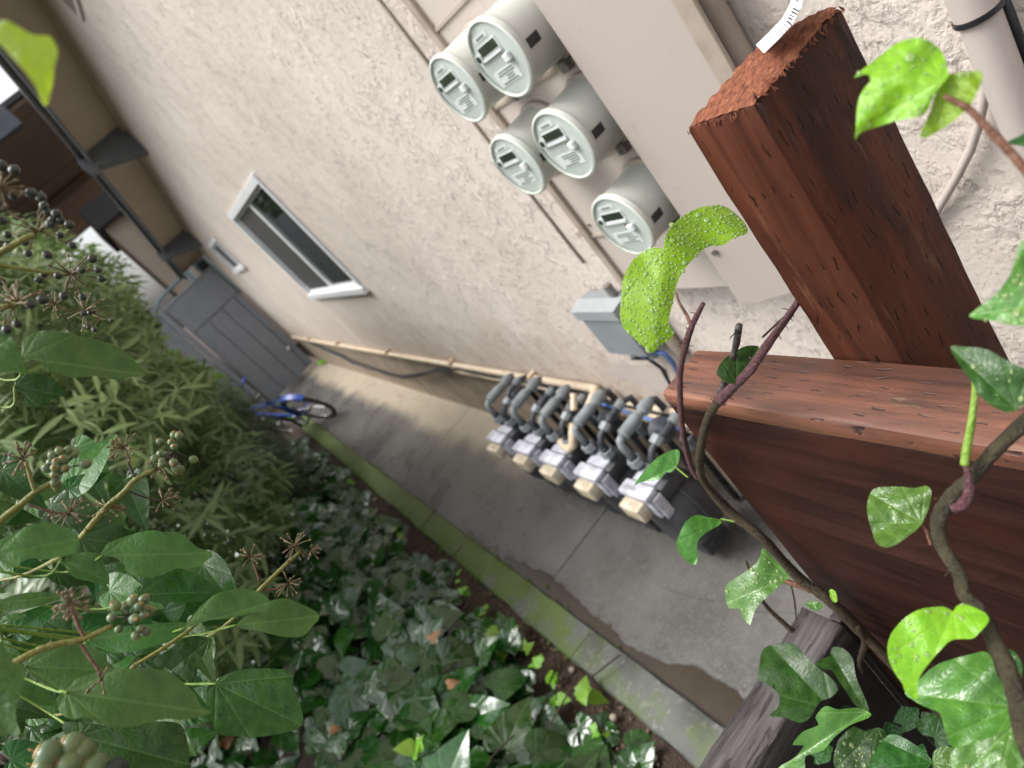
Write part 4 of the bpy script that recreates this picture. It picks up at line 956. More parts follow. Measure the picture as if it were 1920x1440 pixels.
V1 = thing('ivy_vine', 'ivy vine with purple and brown stems climbing over the end of the red rail', 'ivy vine', P(1560, 1160, x=.33))
stem(V1, 'main_stem', [(1900, 1440, .30), (1760, 1330, .31), (1640, 1210, .322), (1560, 1130, .322), (1500, 1085, .322), (1430, 1010, .322), (1370, 960, .325), (1322, 905, .325), (1312, 875, .325), (1312, 850, .325), (1322, 800, .325), (1335, 770, .325), (1350, 748, .325)], [.0095, .009, .008, .0072, .0064, .0056, .0052], MT['stemb'], .14, 12, 6, 40)
stem(V1, 'purple_stem', [(1350, 750, .325), (1372, 728, .325), (1405, 695, .33), (1440, 645, .36), (1475, 597, .42), (1500, 560, .455)], [.0062, .0052, .0046, .0042, .004], MT['stemp'], .08, 10, 6, 14)
stem(V1, 'purple_stem', [(1310, 895, .325), (1297, 875, .325), (1285, 835, .325), (1278, 790, .33), (1275, 740, .335), (1276, 690, .34), (1285, 650, .345), (1297, 612, .35), (1318, 570, .355)], [.0056, .005, .0044, .004, .0038, .0036, .0026], MT['stemp'], .08, 10, 6, 26)
stem(V1, 'dead_stub', [(1350, 745, .33), (1362, 705, .335), (1378, 655, .34), (1386, 610, .345)], [.0045, .004, .0034, .0036], MT['weather'], .1, 8, 4, 5)
stem(V1, 'dead_twig', [(1475, 590, .5), (1430, 632, .44)], .0015, MT['stemb'], .1, 6)
stem(V1, 'leaf_stalk', [(1297, 615, .35), (1288, 592, .38), (1274, 568, .42), (1268, 550, .46)], [.0022, .0019, .0017], MT['petiole'], .05, 8)
stem(V1, 'branch_stub', [(1520, 1108, .322), (1480, 1092, .315), (1425, 1080, .30)], [.0045, .0042, .0042], MT['petiole'], .08, 8)
stem(V1, 'dead_twig', [(1400, 1050, .3), (1403, 1062, .3), (1432, 1130, .3), (1480, 1178, .3), (1530, 1228, .3)], [.001, .002, .004, .005, .005], MT['stemb'], .12, 8, 5)
stem(V1, 'dead_twig', [(1484, 1100, .31), (1490, 1130, .3), (1493, 1160, .29)], [.0018, .0016, .001], MT['stemg'], .1, 6)
stem(V1, 'hanging_rootlet', [(1608, 1175, .32), (1622, 1205, .318), (1612, 1240, .315), (1618, 1262, .315)], [.005, .006, .0045, .003], MT['stemb'], .2, 8)
stem(V1, 'thread', [(1372, 835, .348), (1388, 862, .348), (1394, 870, .348)], .0006, MT['stemb'], .1, 5)
# leaves of this vine
stem(V1, 'leaf_stalk', [(1290, 895, .325), (1280, 887, .33), (1268, 877, .335)], .0013, MT['petg'], .05, 6)
traced_leaf(V1, cv([(100, 910), (130, 860), (200, 770), (280, 700), (370, 660), (410, 665), (410, 720), (390, 775), (350, 815), (315, 810), (290, 850), (230, 870), (140, 880)], 3.6, 1160, 660), (1269, 875), (1188, 912), .93, MT['ivyfg'], (.5, .6), .35, .1, 6)
stem(V1, 'leaf_stalk', [(1385, 980, .322), (1368, 976, .325), (1352, 973, .33)], .0014, MT['petg'], .05, 6)
traced_leaf(V1, cv([(680, 1130), (600, 1115), (520, 1100), (450, 1150), (410, 1230), (388, 1290), (410, 1360), (470, 1420), (520, 1435), (535, 1380), (530, 1290), (570, 1235), (640, 1190), (690, 1160)], 3.6, 1160, 660), (1351, 975), (1300, 1058), .96, MT['ivyfg'], (-.4, .9), .3, .35, 6)
traced_leaf(V1, cv([(690, 90), (760, 160), (850, 260), (800, 310), (740, 370), (670, 430), (630, 500), (612, 565), (560, 510), (545, 460), (480, 460), (458, 380), (470, 310), (560, 250), (640, 190), (675, 130)], 3.2727, 1220, 1000), (1478, 1082), (1365, 1130), 1.0, MT['ivyfg'], (.5, -.5), .2, .35, 7, .02, 26)
traced_leaf(V1, cv([(660, 140), (700, 60), (780, 0), (860, -40), (940, -40), (950, 0), (900, 60), (840, 150), (780, 215), (720, 200), (680, 170)], 3.6, 1160, 660), (1380, 718), (1424, 650), .735, MT['ivydk'], (.4, -.4), .5, .1, 6)
traced_leaf(V1, [(1555, 1105), (1566, 1108), (1570, 1128), (1562, 1128), (1556, 1118)], (1562, 1127), (1556, 1106), .99, MT['lime'], (0, 0), .3, .1, 4)
traced_leaf(V1, [(1510, 1130), (1530, 1127), (1545, 1136), (1530, 1145), (1516, 1140)], (1545, 1137), (1512, 1132), 1.0, MT['ivyfg'], (0, 0), .3, .1, 4)
V0 = thing('ivy_shoot', 'folded lime green ivy leaf covered in raindrops behind the post', 'ivy leaf', P(1268, 560, d=.78))
L1 = [(400, 1400), (340, 1360), (200, 1240), (135, 1170), (105, 1060), (120, 900), (130, 760), (170, 650), (240, 550), (330, 480), (430, 450), (500, 462), (505, 400), (530, 330), (580, 250), (660, 180), (760, 120), (880, 80), (1030, 75), (1130, 130), (1230, 230), (1260, 320), (1180, 350), (1100, 385), (1040, 430), (950, 435), (870, 460), (800, 520), (700, 630), (640, 730), (605, 830), (590, 920), (560, 1030), (545, 1120), (580, 1190), (580, 1260), (500, 1310), (440, 1360)]
traced_leaf(V0, cv(L1, 4.8, 1140, 370), (1247, 466), (1222, 655), .80, MT['lime'], (-.15, .55), -.3, .5, 8, .02, 420, kup=.35)

# big dark leaves over the weathered beam
V2 = thing('ivy_clump', 'torn dark ivy leaves hanging over the weathered beam', 'ivy', P(1600, 1330, d=1.2))
c5 = lambda p: cv(p, 3.2727, 1220, 1000)
traced_leaf(V2, c5([(690, 710), (790, 675), (890, 685), (940, 740), (1000, 800), (1060, 850), (1120, 900), (1150, 960), (1100, 1010), (1040, 1030), (1010, 1080), (960, 1150), (900, 1160), (820, 1130), (725, 1120), (780, 1070), (790, 1000), (740, 940), (660, 890), (670, 790)]), (1560, 1330), (1450, 1215), 1.19, MT['ivydk'], (.3, .3), .12, .1, 9)
traced_leaf(V2, c5([(1015, 790), (1100, 750), (1110, 700), (1180, 705), (1240, 770), (1260, 880), (1310, 1000), (1340, 1090), (1270, 1070), (1200, 970), (1150, 900), (1110, 840), (1050, 830)]), (1622, 1330), (1560, 1225), 1.1, MT['ivydk'], (-.3, .5), .3, .2, 8)
traced_leaf(V2, c5([(785, 1435), (880, 1380), (940, 1300), (870, 1300), (930, 1220), (1030, 1175), (1010, 1130), (1070, 1060), (1150, 1080), (1270, 1070), (1345, 1100), (1340, 1130), (1220, 1180), (1120, 1260), (1060, 1330), (950, 1370), (940, 1460), (800, 1500)]), (1625, 1335), (1470, 1435), 1.05, MT['ivyfg'], (.4, .2), .35, .1, 8)
c7 = lambda p: cv(p, 4, 1480, 1080)
traced_leaf(V2, c7([(380, 1240), (520, 1200), (640, 1140), (700, 1150), (740, 1210), (700, 1290), (640, 1380), (520, 1450), (380, 1480), (330, 1380)]), (1645, 1365), (1570, 1440), 1.12, MT['ivydk'], (.3, -.3), .15, .1, 9, .02, 20)
traced_leaf(V2, c7([(700, 1230), (770, 1185), (850, 1210), (950, 1270), (1040, 1350), (1070, 1400), (1000, 1470), (800, 1520), (640, 1500), (620, 1380)]), (1747, 1430), (1650, 1385), 1.0, MT['ivydk'], (.3, -.5), .2, .15, 8)
traced_leaf(V2, c7([(1080, 1400), (1075, 1330), (1130, 1285), (1230, 1290), (1280, 1420), (1200, 1500), (1100, 1490)]), (1750, 1430), (1800, 1412), .95, MT['ivyfg'], (0, -.4), .15, .1, 8)
# stray leaves behind, in the dark under the beam
for i in range(26):
    x0, y0 = random.uniform(1440, 1900), random.uniform(1330, 1500); s_ = random.uniform(26, 52); a0 = random.uniform(0, 6.28)
    pts = [(x0 + s_ * r_ * math.cos(a0 + k), y0 + s_ * r_ * math.sin(a0 + k)) for k, r_ in ((0, 1), (.6, .75), (1.1, .85), (1.8, .7), (2.6, .8), (3.14, .45), (3.7, .8), (4.5, .7), (5.1, .85), (5.7, .75))]
    if x0 < 1560 and y0 < 1400: continue
    traced_leaf(V2, pts, (x0 - s_ * .4 * math.cos(a0), y0 - s_ * .4 * math.sin(a0)), pts[0], random.uniform(1.25, 1.6), MT['ivydk'], (random.uniform(-.6, .6), random.uniform(-.6, .6)), .15, .1, 14)

# vine at the right edge
V3 = thing('ivy_vine', 'ivy vine with twisted brown stem in front of the rail at the right edge', 'ivy vine', P(1860, 1200, x=.28))
stem(V3, 'main_stem', [(1960, 1470, -.56), (1925, 1390, -.56), (1912, 1330, -.56), (1895, 1270, -.56), (1868, 1210, -.57), (1840, 1150, -.575), (1808, 1115, -.58), (1800, 1080, -.58), (1785, 1055, -.58), (1765, 1020, -.58), (1759, 985, -.58), (1768, 955, -.58), (1790, 925, -.58), (1822, 895, -.58), (1870, 840, -.57), (1935, 780, -.56)], [.006, .006, .0056, .005, .0046, .0048, .0052, .0054, .0047, .005], MT['stemg'], .07, 12, 6, 10)
stem(V3, 'red_shoot', [(1786, 955, -.575), (1806, 945, -.572), (1818, 920, -.57), (1815, 890, -.568), (1810, 870, -.566)], [.003, .0042, .0034, .0022, .002], MT['stemp'], .05, 10)
stem(V3, 'green_shoot', [(1809, 872, -.565), (1812, 845, -.562), (1822, 790, -.555), (1828, 735, -.55), (1826, 715, -.55)], [.003, .0028, .0025, .002, .0016], MT['petg'], .04, 10)
traced_leaf(V3, [(1782, 651), (1807, 650), (1849, 655), (1888, 676), (1935, 700), (1945, 735), (1900, 772), (1867, 765), (1838, 743), (1821, 715), (1803, 690)], (1905, 765), (1784, 652), .50, MT['ivydk'], (-.3, .4), .2, .15, 8, .012, 10)
c3 = lambda p: cv(p, 4.5, 1600, 420)
traced_leaf(V3, c3([(975, 780), (1060, 700), (1170, 620), (1260, 520), (1330, 410), (1360, 300), (1400, 180), (1440, 130), (1560, 200), (1600, 500), (1560, 800), (1440, 855), (1330, 850), (1200, 820), (1080, 805)]), (1950, 570), (1818, 592), .46, MT['ivyfg'], (.4, -.3), .2, .2, 8, .015, 40)
traced_leaf(V3, [(1888, 268), (1905, 258), (1930, 248), (1950, 262), (1930, 275), (1905, 272)], (1945, 262), (1888, 268), .46, MT['ivydk'], (0, 0), .2, .1, 6)
c6 = lambda p: cv(p, 4, 1560, 820)
stem(V3, 'leaf_stalk', [(1745, 1022, -.6), (1738, 1000, -.60), (1729, 982, -.60)], .0011, MT['petiole'], .05, 6)
traced_leaf(V3, c6([(300, 400), (350, 375), (500, 370), (620, 380), (705, 362), (745, 400), (735, 500), (690, 620), (650, 680), (560, 750), (480, 805), (400, 828), (330, 790), (300, 700), (270, 600), (262, 520), (275, 450)]), (1727, 980), (1632, 925), .60, MT['ivyfg'], (.5, -.7), .08, .1, 8, .03, 3)
traced_leaf(V3, c7([(1220, 265), (1160, 230), (1000, 245), (900, 290), (820, 360), (760, 440), (735, 540), (750, 640), (800, 740), (850, 810), (870, 870), (950, 925), (965, 880), (960, 800), (1000, 720), (1060, 640), (1130, 560), (1220, 480), (1370, 470), (1420, 430), (1490, 350), (1490, 300), (1440, 260), (1330, 215), (1260, 220), (1235, 255)]), (1787, 1146), (1718, 1311), .55, MT['lime'], (-.1, .5), .12, .35, 8, .012, 26)
traced_leaf(V3, c7([(865, 880), (960, 790), (1080, 680), (1200, 630), (1350, 590), (1490, 575), (1560, 740), (1640, 870), (1690, 980), (1700, 1080), (1600, 1170), (1420, 1240), (1230, 1290), (1180, 1200), (1140, 1060), (1100, 1010), (1000, 975), (930, 930)]), (1902, 1325), (1700, 1300), .62, MT['ivyfg'], (.5, -.9), .1, .12, 9, .03)
traced_leaf(V3, c7([(1680, 1130), (1760, 1100), (1880, 1150), (1860, 1330), (1750, 1440), (1650, 1500), (1480, 1560), (1300, 1520), (1215, 1430), (1230, 1300), (1400, 1250), (1560, 1190)]), (1896, 1366), (1800, 1460), .58, MT['ivyfg'], (.4, -.6), .1, .1, 9, .02, 8)
traced_leaf(V3, c7([(1600, 540), (1680, 560), (1730, 620), (1750, 700), (1720, 820), (1680, 760), (1620, 660), (1590, 590)]), (1882, 1218), (1910, 1285), .61, MT['ivydk'], (.3, -.4), .15, .1, 7, .015, 8)
# shoot in front of the post
V4 = thing('ivy_shoot', 'wet green ivy leaf on a thin red stalk in front of the post', 'ivy leaf', P(1900, 290, d=.44))
c2 = lambda p: cv(p, 4.235, 1580, 50)
stem(V4, 'leaf_stalk', [(1770, 180, -.44), (1790, 190, -.44), (1815, 203, -.44), (1850, 238, -.44), (1885, 275, -.44), (1920, 315, -.44), (1990, 400, -.44)], [.0012, .0016, .0018, .0019, .0021, .0023, .0025], MT['petiole'], .05, 8)
traced_leaf(V4, c2([(90, 405), (180, 320), (300, 230), (400, 150), (520, 95), (650, 95), (740, 150), (800, 220), (825, 310), (840, 390), (770, 480), (715, 560), (690, 640), (640, 700), (540, 725), (400, 755), (260, 800), (150, 840), (105, 895), (95, 880), (105, 800), (110, 680), (130, 570), (170, 490), (220, 430), (195, 375)]), (1765, 150), (1625, 150), .44, MT['lime'], (-.3, -.5), -.3, .1, 7, .03, 60)
traced_leaf(V4, c2([(830, 385), (960, 360), (1100, 360), (1110, 420), (1060, 540), (990, 650), (880, 750), (760, 830), (650, 885), (615, 860), (640, 790), (690, 690), (720, 580), (760, 480)]), (1768, 152), (1760, 250), .445, MT['lime'], (.5, .3), .2, .1, 7, .02, 16)
V5 = thing('ivy_shoot', 'yellow green ivy leaf close to the camera at the upper left corner', 'ivy leaf', P(20, 60, d=.36))
traced_leaf(V5, cv([(0, 190), (60, 185), (150, 230), (250, 290), (340, 320), (440, 320), (480, 370), (515, 430), (520, 500), (490, 600), (480, 720), (450, 860), (415, 955), (370, 900), (320, 780), (240, 660), (150, 560), (60, 460), (0, 400), (-90, 300)], 4.8, 0, 0), (-15, 60), (88, 195), .36, MT['yelgreen'], (.3, .2), .25, .2, 7, .02)
stem(V5, 'leaf_stalk', [(-15, 62, -.36), (-60, 40, -.36), (-140, 60, -.38)], .0014, MT['petg'], .05, 6)

# ================================================================== NEAR IVY WITH BERRIES, LEFT
V6 = thing('berry_ivy', 'flowering ivy with large leaves and berry clusters close at the left edge', 'ivy bush', P(60, 1400, d=.8))
a1 = lambda p: cv(p, 3.6, 0, 560); a2 = lambda p: cv(p, 4.235, 0, 780); a3 = lambda p: cv(p, 3.79, 0, 1060); a4 = lambda p: cv(p, 3, 300, 960)
NL = [
 (a1([(150, 400), (150, 290), (200, 240), (290, 215), (400, 225), (600, 265), (720, 295), (800, 330), (900, 410), (985, 510), (880, 530), (790, 550), (660, 520), (520, 535), (420, 515), (300, 460), (210, 410)]), (42, 671), (273, 703), .66, 'ivybig', (.3, .9), .12, .2),
 (a1([(0, 215), (60, 240), (110, 300), (140, 370), (180, 510), (100, 490), (0, 490), (-90, 350)]), (-20, 660), (49, 700), .6, 'ivybig', (.2, .7), .1, .2),
 (a1([(100, 560), (200, 510), (330, 520), (420, 600), (430, 660), (340, 670), (330, 720), (200, 730), (150, 700), (170, 650), (110, 620)]), (28, 725), (118, 742), .72, 'ivydk', (.2, .4), .1, .1),
 (a2([(-60, 1030), (80, 950), (200, 880), (380, 845), (520, 880), (600, 940), (630, 980), (610, 1070), (560, 1095), (380, 1140), (240, 1130), (120, 1190), (0, 1250), (-60, 1280)]), (-12, 1042), (148, 1010), .64, 'ivybig', (.2, .9), .1, .12),
 (a2([(800, 1110), (830, 1040), (900, 990), (1100, 925), (1230, 905), (1300, 925), (1400, 920), (1480, 960), (1560, 1040), (1690, 1090), (1640, 1150), (1560, 1200), (1400, 1210), (1300, 1260), (1200, 1275), (1060, 1275), (1000, 1240), (990, 1180), (940, 1140), (880, 1115)]), (191, 1042), (399, 1037), .76, 'ivybig', (.2, .9), .12, .12),
 (a3([(960, 180), (1100, 80), (1250, 20), (1380, 60), (1480, 110), (1500, 180), (1450, 250), (1300, 260), (1100, 265), (1000, 230)]), (258, 1115), (394, 1110), .84, 'ivydk', (.1, -.5), .05, .1),
 (a2([(460, 1130), (560, 1100), (700, 1080), (800, 1100), (830, 1180), (870, 1330), (780, 1335), (700, 1310), (600, 1290), (540, 1230)]), (115, 1050), (205, 1093), .8, 'ivybig', (.4, .6), .15, .1),
 (a3([(180, 690), (300, 580), (430, 540), (600, 570), (700, 600), (760, 680), (820, 740), (700, 760), (560, 830), (450, 900), (330, 850), (200, 760)]), (48, 1250), (215, 1256), .74, 'ivybig', (.1, .8), .12, .1),
 (a3([(410, 930), (480, 870), (540, 810), (650, 770), (800, 730), (900, 730), (1060, 735), (1200, 755), (1300, 830), (1390, 920), (1430, 1000), (1500, 1040), (1460, 1065), (1300, 1100), (1180, 1090), (1000, 1130), (840, 1155), (700, 1120), (620, 1080), (500, 1095), (430, 1050), (405, 990)]), (125, 1298), (394, 1336), .64, 'ivybig', (.2, .9), .12, .15),
 (a3([(0, 560), (40, 600), (100, 700), (170, 700), (185, 780), (150, 900), (110, 1060), (145, 1200), (60, 1200), (0, 1205), (-90, 900)]), (-15, 1330), (42, 1255), .56, 'ivybig', (.2, -.9), .1, .1),
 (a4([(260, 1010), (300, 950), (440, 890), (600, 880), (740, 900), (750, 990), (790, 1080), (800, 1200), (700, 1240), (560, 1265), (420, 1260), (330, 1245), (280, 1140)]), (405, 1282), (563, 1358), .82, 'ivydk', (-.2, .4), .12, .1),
 (a4([(430, 640), (560, 530), (690, 485), (800, 520), (900, 580), (860, 640), (800, 700), (680, 700), (560, 670)]), (442, 1172), (602, 1155), .92, 'ivybig', (.1, .6), .12, .1),
 (a4([(140, 650), (200, 560), (300, 470), (430, 430), (560, 450), (620, 500), (600, 530), (500, 570), (380, 600), (270, 610)]), (345, 1178), (507, 1130), .82, 'ivybig', (.1, .9), .15, .1),
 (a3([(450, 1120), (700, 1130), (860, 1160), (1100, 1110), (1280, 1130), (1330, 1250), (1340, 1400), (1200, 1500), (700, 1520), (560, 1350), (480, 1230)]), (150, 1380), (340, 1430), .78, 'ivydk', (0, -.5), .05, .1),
 (a3([(1100, 660), (1200, 600), (1300, 520), (1400, 500), (1500, 520), (1500, 570), (1420, 680), (1380, 830), (1300, 800), (1200, 740), (1110, 710)]), (392, 1200), (330, 1250), .95, 'ivydk', (.2, .6), .12, .1),
 (a3([(0, 250), (120, 205), (260, 190), (400, 200), (430, 240), (330, 275), (180, 310), (0, 320), (-60, 290)]), (-10, 1132), (112, 1118), .7, 'ivybig', (.1, 1.2), .05, .1),
 (a3([(0, 390), (60, 345), (150, 335), (185, 360), (100, 390), (30, 410), (-20, 440)]), (-5, 1172), (48, 1152), .62, 'ivybig', (.1, 1.0), .05, .1),
 (a3([(600, 530), (760, 450), (1040, 420), (1200, 405), (1320, 410), (1290, 500), (1150, 560), (1040, 590), (900, 620), (760, 610), (640, 555)]), (170, 1198), (347, 1172), .86, 'ivybig', (.1, .9), .1, .1),
]
for pts, b, tp, d, mt, gr, fo, cu in NL: traced_leaf(V6, pts, b, tp, d, MT[mt], gr, fo, cu, 10, .012)
# fill of dimmer leaves behind
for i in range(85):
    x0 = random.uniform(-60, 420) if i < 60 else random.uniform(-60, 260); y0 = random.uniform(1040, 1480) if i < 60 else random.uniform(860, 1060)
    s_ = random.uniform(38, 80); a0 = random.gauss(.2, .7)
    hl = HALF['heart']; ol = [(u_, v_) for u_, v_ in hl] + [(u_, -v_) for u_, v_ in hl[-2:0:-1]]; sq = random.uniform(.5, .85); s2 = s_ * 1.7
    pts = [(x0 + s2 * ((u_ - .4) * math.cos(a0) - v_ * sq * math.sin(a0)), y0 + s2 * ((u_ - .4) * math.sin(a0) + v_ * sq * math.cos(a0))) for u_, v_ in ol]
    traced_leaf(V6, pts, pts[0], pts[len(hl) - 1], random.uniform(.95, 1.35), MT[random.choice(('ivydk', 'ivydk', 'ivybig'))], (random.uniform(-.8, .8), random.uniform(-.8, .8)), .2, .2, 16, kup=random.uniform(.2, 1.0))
def umbel(c, r, kind, n=16, d=.7, parent=None):
    """c: pixel centre, r: pixel radius of the cluster; stalks from the centre with berries at their ends"""
    C0 = P(c[0], c[1], d=d); R_ = r / FPX * d; sm = MB(); bm1 = []
    for i in range(n):
        v = Vector(rng.normal(size=3)).normalized(); e = C0 + v * R_ * random.uniform(.8, 1.05)
        sm.tube([C0, C0 + (e - C0) * .5 + Vector((0, 0, .001)), e], [.0007, .00055, .0006], 5); bm1.append((e, v))
    st = sm.build('umbel_stalks', MT['dry'] if kind != 'green' else MT['stemg'], parent, True)
    for e, v in bm1:
        Rm = v.to_track_quat('Z', 'Y').to_matrix(); m = MB()
        if kind == 'dry': m.ball(e, .0013, 1, (1, 1, 1.7), Rm); m.build('bud', MT['dry'], st, True)
        else:
            rr = random.uniform(.0031, .0044) * (1.0 if kind == 'green' else .85); e2 = e + v * rr * .8
            m.ball(e2, rr, 2, (1, 1, 1.06), Rm); m.ball(e2 + v * rr * .85, rr * .55, 1, (1, 1, .45), Rm, 1); m.ball(e2 + v * rr * 1.15, rr * .14, 1, (1, 1, 1.8), Rm, 1)
            m.build('berry', [MT['berry'] if kind == 'green' else MT['berryk'], MT['berryy'] if kind == 'green' else MT['berryk']], st, True)
def vstem(px, d, rad, mat='stemy', name='flower_stem'):
    return stem(V6, name, [(a, b, -(d + .02 * i * 0)) for i, (a, b) in enumerate(px)], rad, MT[mat], .06, 8, 5)
d0 = .68
vstem(a2([(-60, 900), (50, 790), (170, 700), (280, 605), (450, 510)]), d0, [.0028, .0026, .0024, .0020]); umbel(a2([(520, 420)])[0], 23, 'green', 15, d0, V6)
vstem(a2([(280, 605), (240, 490), (205, 360)]), d0, [.0016, .0014], 'stemy'); umbel(a2([(190, 345)])[0], 26, 'dry', 18, d0, V6)
vstem(a2([(230, 705), (400, 760), (560, 780)]), d0, .0010, 'petiole'); umbel(a2([(560, 770)])[0], 27, 'dry', 18, d0, V6)
d0 = .72
vstem(a2([(700, 900), (850, 720), (980, 610), (1080, 500), (1230, 430)]), d0, [.0028, .0027, .0025, .0020]); umbel(a2([(1390, 290)])[0], 25, 'green', 17, d0, V6); umbel(a2([(1290, 400)])[0], 22, 'dry', 12, d0, V6)
vstem(a2([(1230, 430), (1320, 360), (1390, 290)]), d0, .0009, 'stemg')
vstem(a2([(1080, 500), (1030, 400), (1000, 310)]), d0, .0012, 'stemg'); umbel(a2([(995, 255)])[0], 25, 'dry', 20, d0, V6)
vstem(a2([(1030, 600), (1180, 655), (1290, 670)]), d0, .0010, 'stemg'); umbel(a2([(1300, 670)])[0], 23, 'dry', 13, d0, V6); umbel(a2([(850, 720)])[0], 26, 'dry', 14, d0, V6)
d0 = .62
vstem(a3([(40, 730), (280, 600), (440, 555), (590, 525), (800, 430)]), d0, [.0026, .0026, .0022, .0020]); umbel(a3([(910, 370)])[0], 27, 'green', 15, d0, V6)
vstem(a3([(600, 510), (550, 420), (505, 290)]), d0, [.0014, .0013], 'petiole'); umbel(a3([(505, 275)])[0], 24, 'dry', 20, d0, V6)
vstem(a3([(570, 550), (640, 660), (735, 790)]), d0, [.0013, .0012], 'petiole'); umbel(a3([(725, 815)])[0], 22, 'dry', 6, d0, V6)
d0 = .9
vstem(a4([(500, 500), (650, 350), (790, 220)]), d0, [.0030, .0022]); umbel(a4([(760, 190)])[0], 30, 'dry', 22, d0, V6); umbel(a4([(850, 215)])[0], 17, 'dry', 10, d0, V6)
vstem(a4([(560, 400), (540, 330), (515, 260)]), d0, .001, 'petiole'); umbel(a4([(510, 255)])[0], 22, 'dry', 18, d0, V6); vstem(a4([(580, 440), (680, 430), (720, 400)]), d0, .001, 'petiole'); umbel(a4([(725, 400)])[0], 25, 'dry', 18, d0, V6)
vstem(a4([(-140, 860), (-20, 790), (130, 690), (210, 620)]), .84, .0022, 'stemy')
a5 = lambda p: cv(p, 4.5, 0, 300); d0 = .60
vstem(a5([(-80, 830), (60, 745), (200, 670), (300, 630)]), d0, [.0026, .0022]); umbel(a5([(320, 600)])[0], 46, 'black', 17, d0, V6)
vstem(a5([(-60, 880), (250, 930), (470, 955), (580, 965)]), .66, [.0016, .0014]); umbel(a5([(600, 965)])[0], 40, 'black', 12, .66, V6); umbel(a5([(600, 965)])[0], 36, 'dry', 10, .66, V6)
vstem(a5([(-60, 1260), (60, 1235), (150, 1210)]), .6, [.0022, .002]); umbel(a5([(160, 1205)])[0], 40, 'dry', 16, .6, V6); umbel(a5([(120, 1215)])[0], 36, 'black', 7, .6, V6)
vstem(a5([(-80, 210), (-20, 230), (10, 240)]), .56, [.002, .002]); umbel(a5([(15, 245)])[0], 32, 'dry', 14, .56, V6); umbel(a5([(10, 250)])[0], 34, 'black', 10, .56, V6)
umbel(a5([(720, 1270)])[0], 34, 'dry', 16, .95, V6); umbel(a5([(840, 1340)])[0], 22, 'black', 8, .95, V6); umbel(a5([(470, 1220)])[0], 20, 'dry', 14, .95, V6)
for (bx, by, br, mt) in ((350, 1340, 68, 'berry'), (520, 1275, 64, 'berry'), (592, 1312, 62, 'berry'), (500, 1405, 74, 'berryr'), (312, 1435, 55, 'berry'), (680, 1425, 68, 'berry'), (815, 1465, 70, 'berryk')):
    q = a3([(bx, by)])[0]; rr = br / 3.79 / FPX * .60; c = P(q[0], q[1], d=.60); m = MB(); m.ball(c, rr, 3); v = Vector((-.3, .1, .95)).normalized(); Rm = v.to_track_quat('Z', 'Y').to_matrix()
    m.ball(c + v * rr * .82, rr * .6, 2, (1, 1, .4), Rm, 1); m.ball(c + v * rr * 1.25, rr * .10, 1, (1, 1, 3), Rm, 1)
    m.build('berry', [MT['berry'] if mt != 'berryk' else MT['berryk'], MT['berryy'] if mt != 'berryr' else MT['red']], V6, True)
vstem(a3([(610, 1360), (560, 1430), (520, 1500)]), .61, .0008, 'petiole'); vstem(a3([(560, 1430), (640, 1350), (690, 1300)]), .61, .0008, 'petiole')

# woody stems that carry the leaves and flower stems, rising from the soil at the left
HUB = P(-300, 1050, d=1.0); FOOT = P(-760, 1010, d=1.5)
MB().tube(catmull([FOOT, (FOOT + HUB) / 2 + Vector((-.03, .03, 0)), HUB, P(-260, 800, d=.9), P(-190, 420, d=.78), P(-150, 250, d=.68)], 5), [.007] * 11 + [.006] * 10 + [.004] * 5, 8).build('woody_stem', MT['stemb'], V6, True)
for (sx, sy, sd) in ((-14, 992, .68), (10, 1252, .62), (-18, 484, .60), (-13, 495, .66), (-13, 580, .6), (-18, 347, .56)):
    s0 = P(sx, sy, d=sd); tgt = P(-240, max(430, min(1050, sy)), d=.86)
    MB().tube(catmull([s0, (s0 + tgt) / 2 + ray(sx, sy) * .05, tgt], 5), .0024, 6).build('side_stem', MT['stemg'], V6, True)
for (sx, sy, sd) in ((165, 992, .72), (467, 1127, .9), (253, 1247, .84)):
    s0 = P(sx, sy, d=sd); MB().tube(catmull([s0, P(sx - 70, sy + 62, d=sd + .12), P(sx - 190, sy + 95, d=sd + .38), P(-260, sy + 40, d=sd + .45)], 5), [.0024] * 6 + [.0019] * 10, 6).build('side_stem', MT['stemy'], V6, True)
for (pts, b_, tp, d_, *_r) in NL:
    s0 = P(b_[0], b_[1], d=d_ + .004); tgt = P(-215, max(430, min(1150, b_[1] - 20)), d=.88); mid = s0 + (tgt - s0) * .4 + ray(*b_) * .12 - Vector((0, 0, .04))
    MB().tube(catmull([s0, mid, tgt], 5), .0013, 5).build('leaf_stalk', MT['petg'], V6, True)

# ================================================================== GROUND IVY
def leaf_mesh(kind, fold=.1, droop=.15, wave=.03, seed=0):
    r = random.Random(seed); h = HALF[kind]; vs = []; fs = []; uv = []
    for i, (u, v) in enumerate(h):
        um = max(0, u)
        for s_ in (-1, 1):
            pass
        row = [(u, -v), (um * .6 + u * .4, -v * .5), (um, 0), (um * .6 + u * .4, v * .5), (u, v)]
        for (a, b) in row:
            z = fold * abs(b) * (1 if fold else 1) - droop * a * a - .35 * fold * b * b * 4 + wave * math.sin(7 * a + 5 * b + seed) * (abs(b) * 2)
            vs.append(Vector((a, b, z))); uv.append((a, b))
    for i in range(len(h) - 1):
        for j in range(4):
            f = (i * 5 + j, (i + 1) * 5 + j, (i + 1) * 5 + j + 1, i * 5 + j + 1); fs.append(f)
    return vs, fs, uv
def frame(nrm, head, size, loc):
    z = nrm.normalized(); x = head - z * head.dot(z)
    if x.length < 1e-5: x = z.orthogonal()
    x.normalize(); y = z.cross(x); R = Matrix((x, y, z)).transposed().to_4x4()
    return Matrix.Translation(loc) @ R @ Matrix.Scale(size, 4)
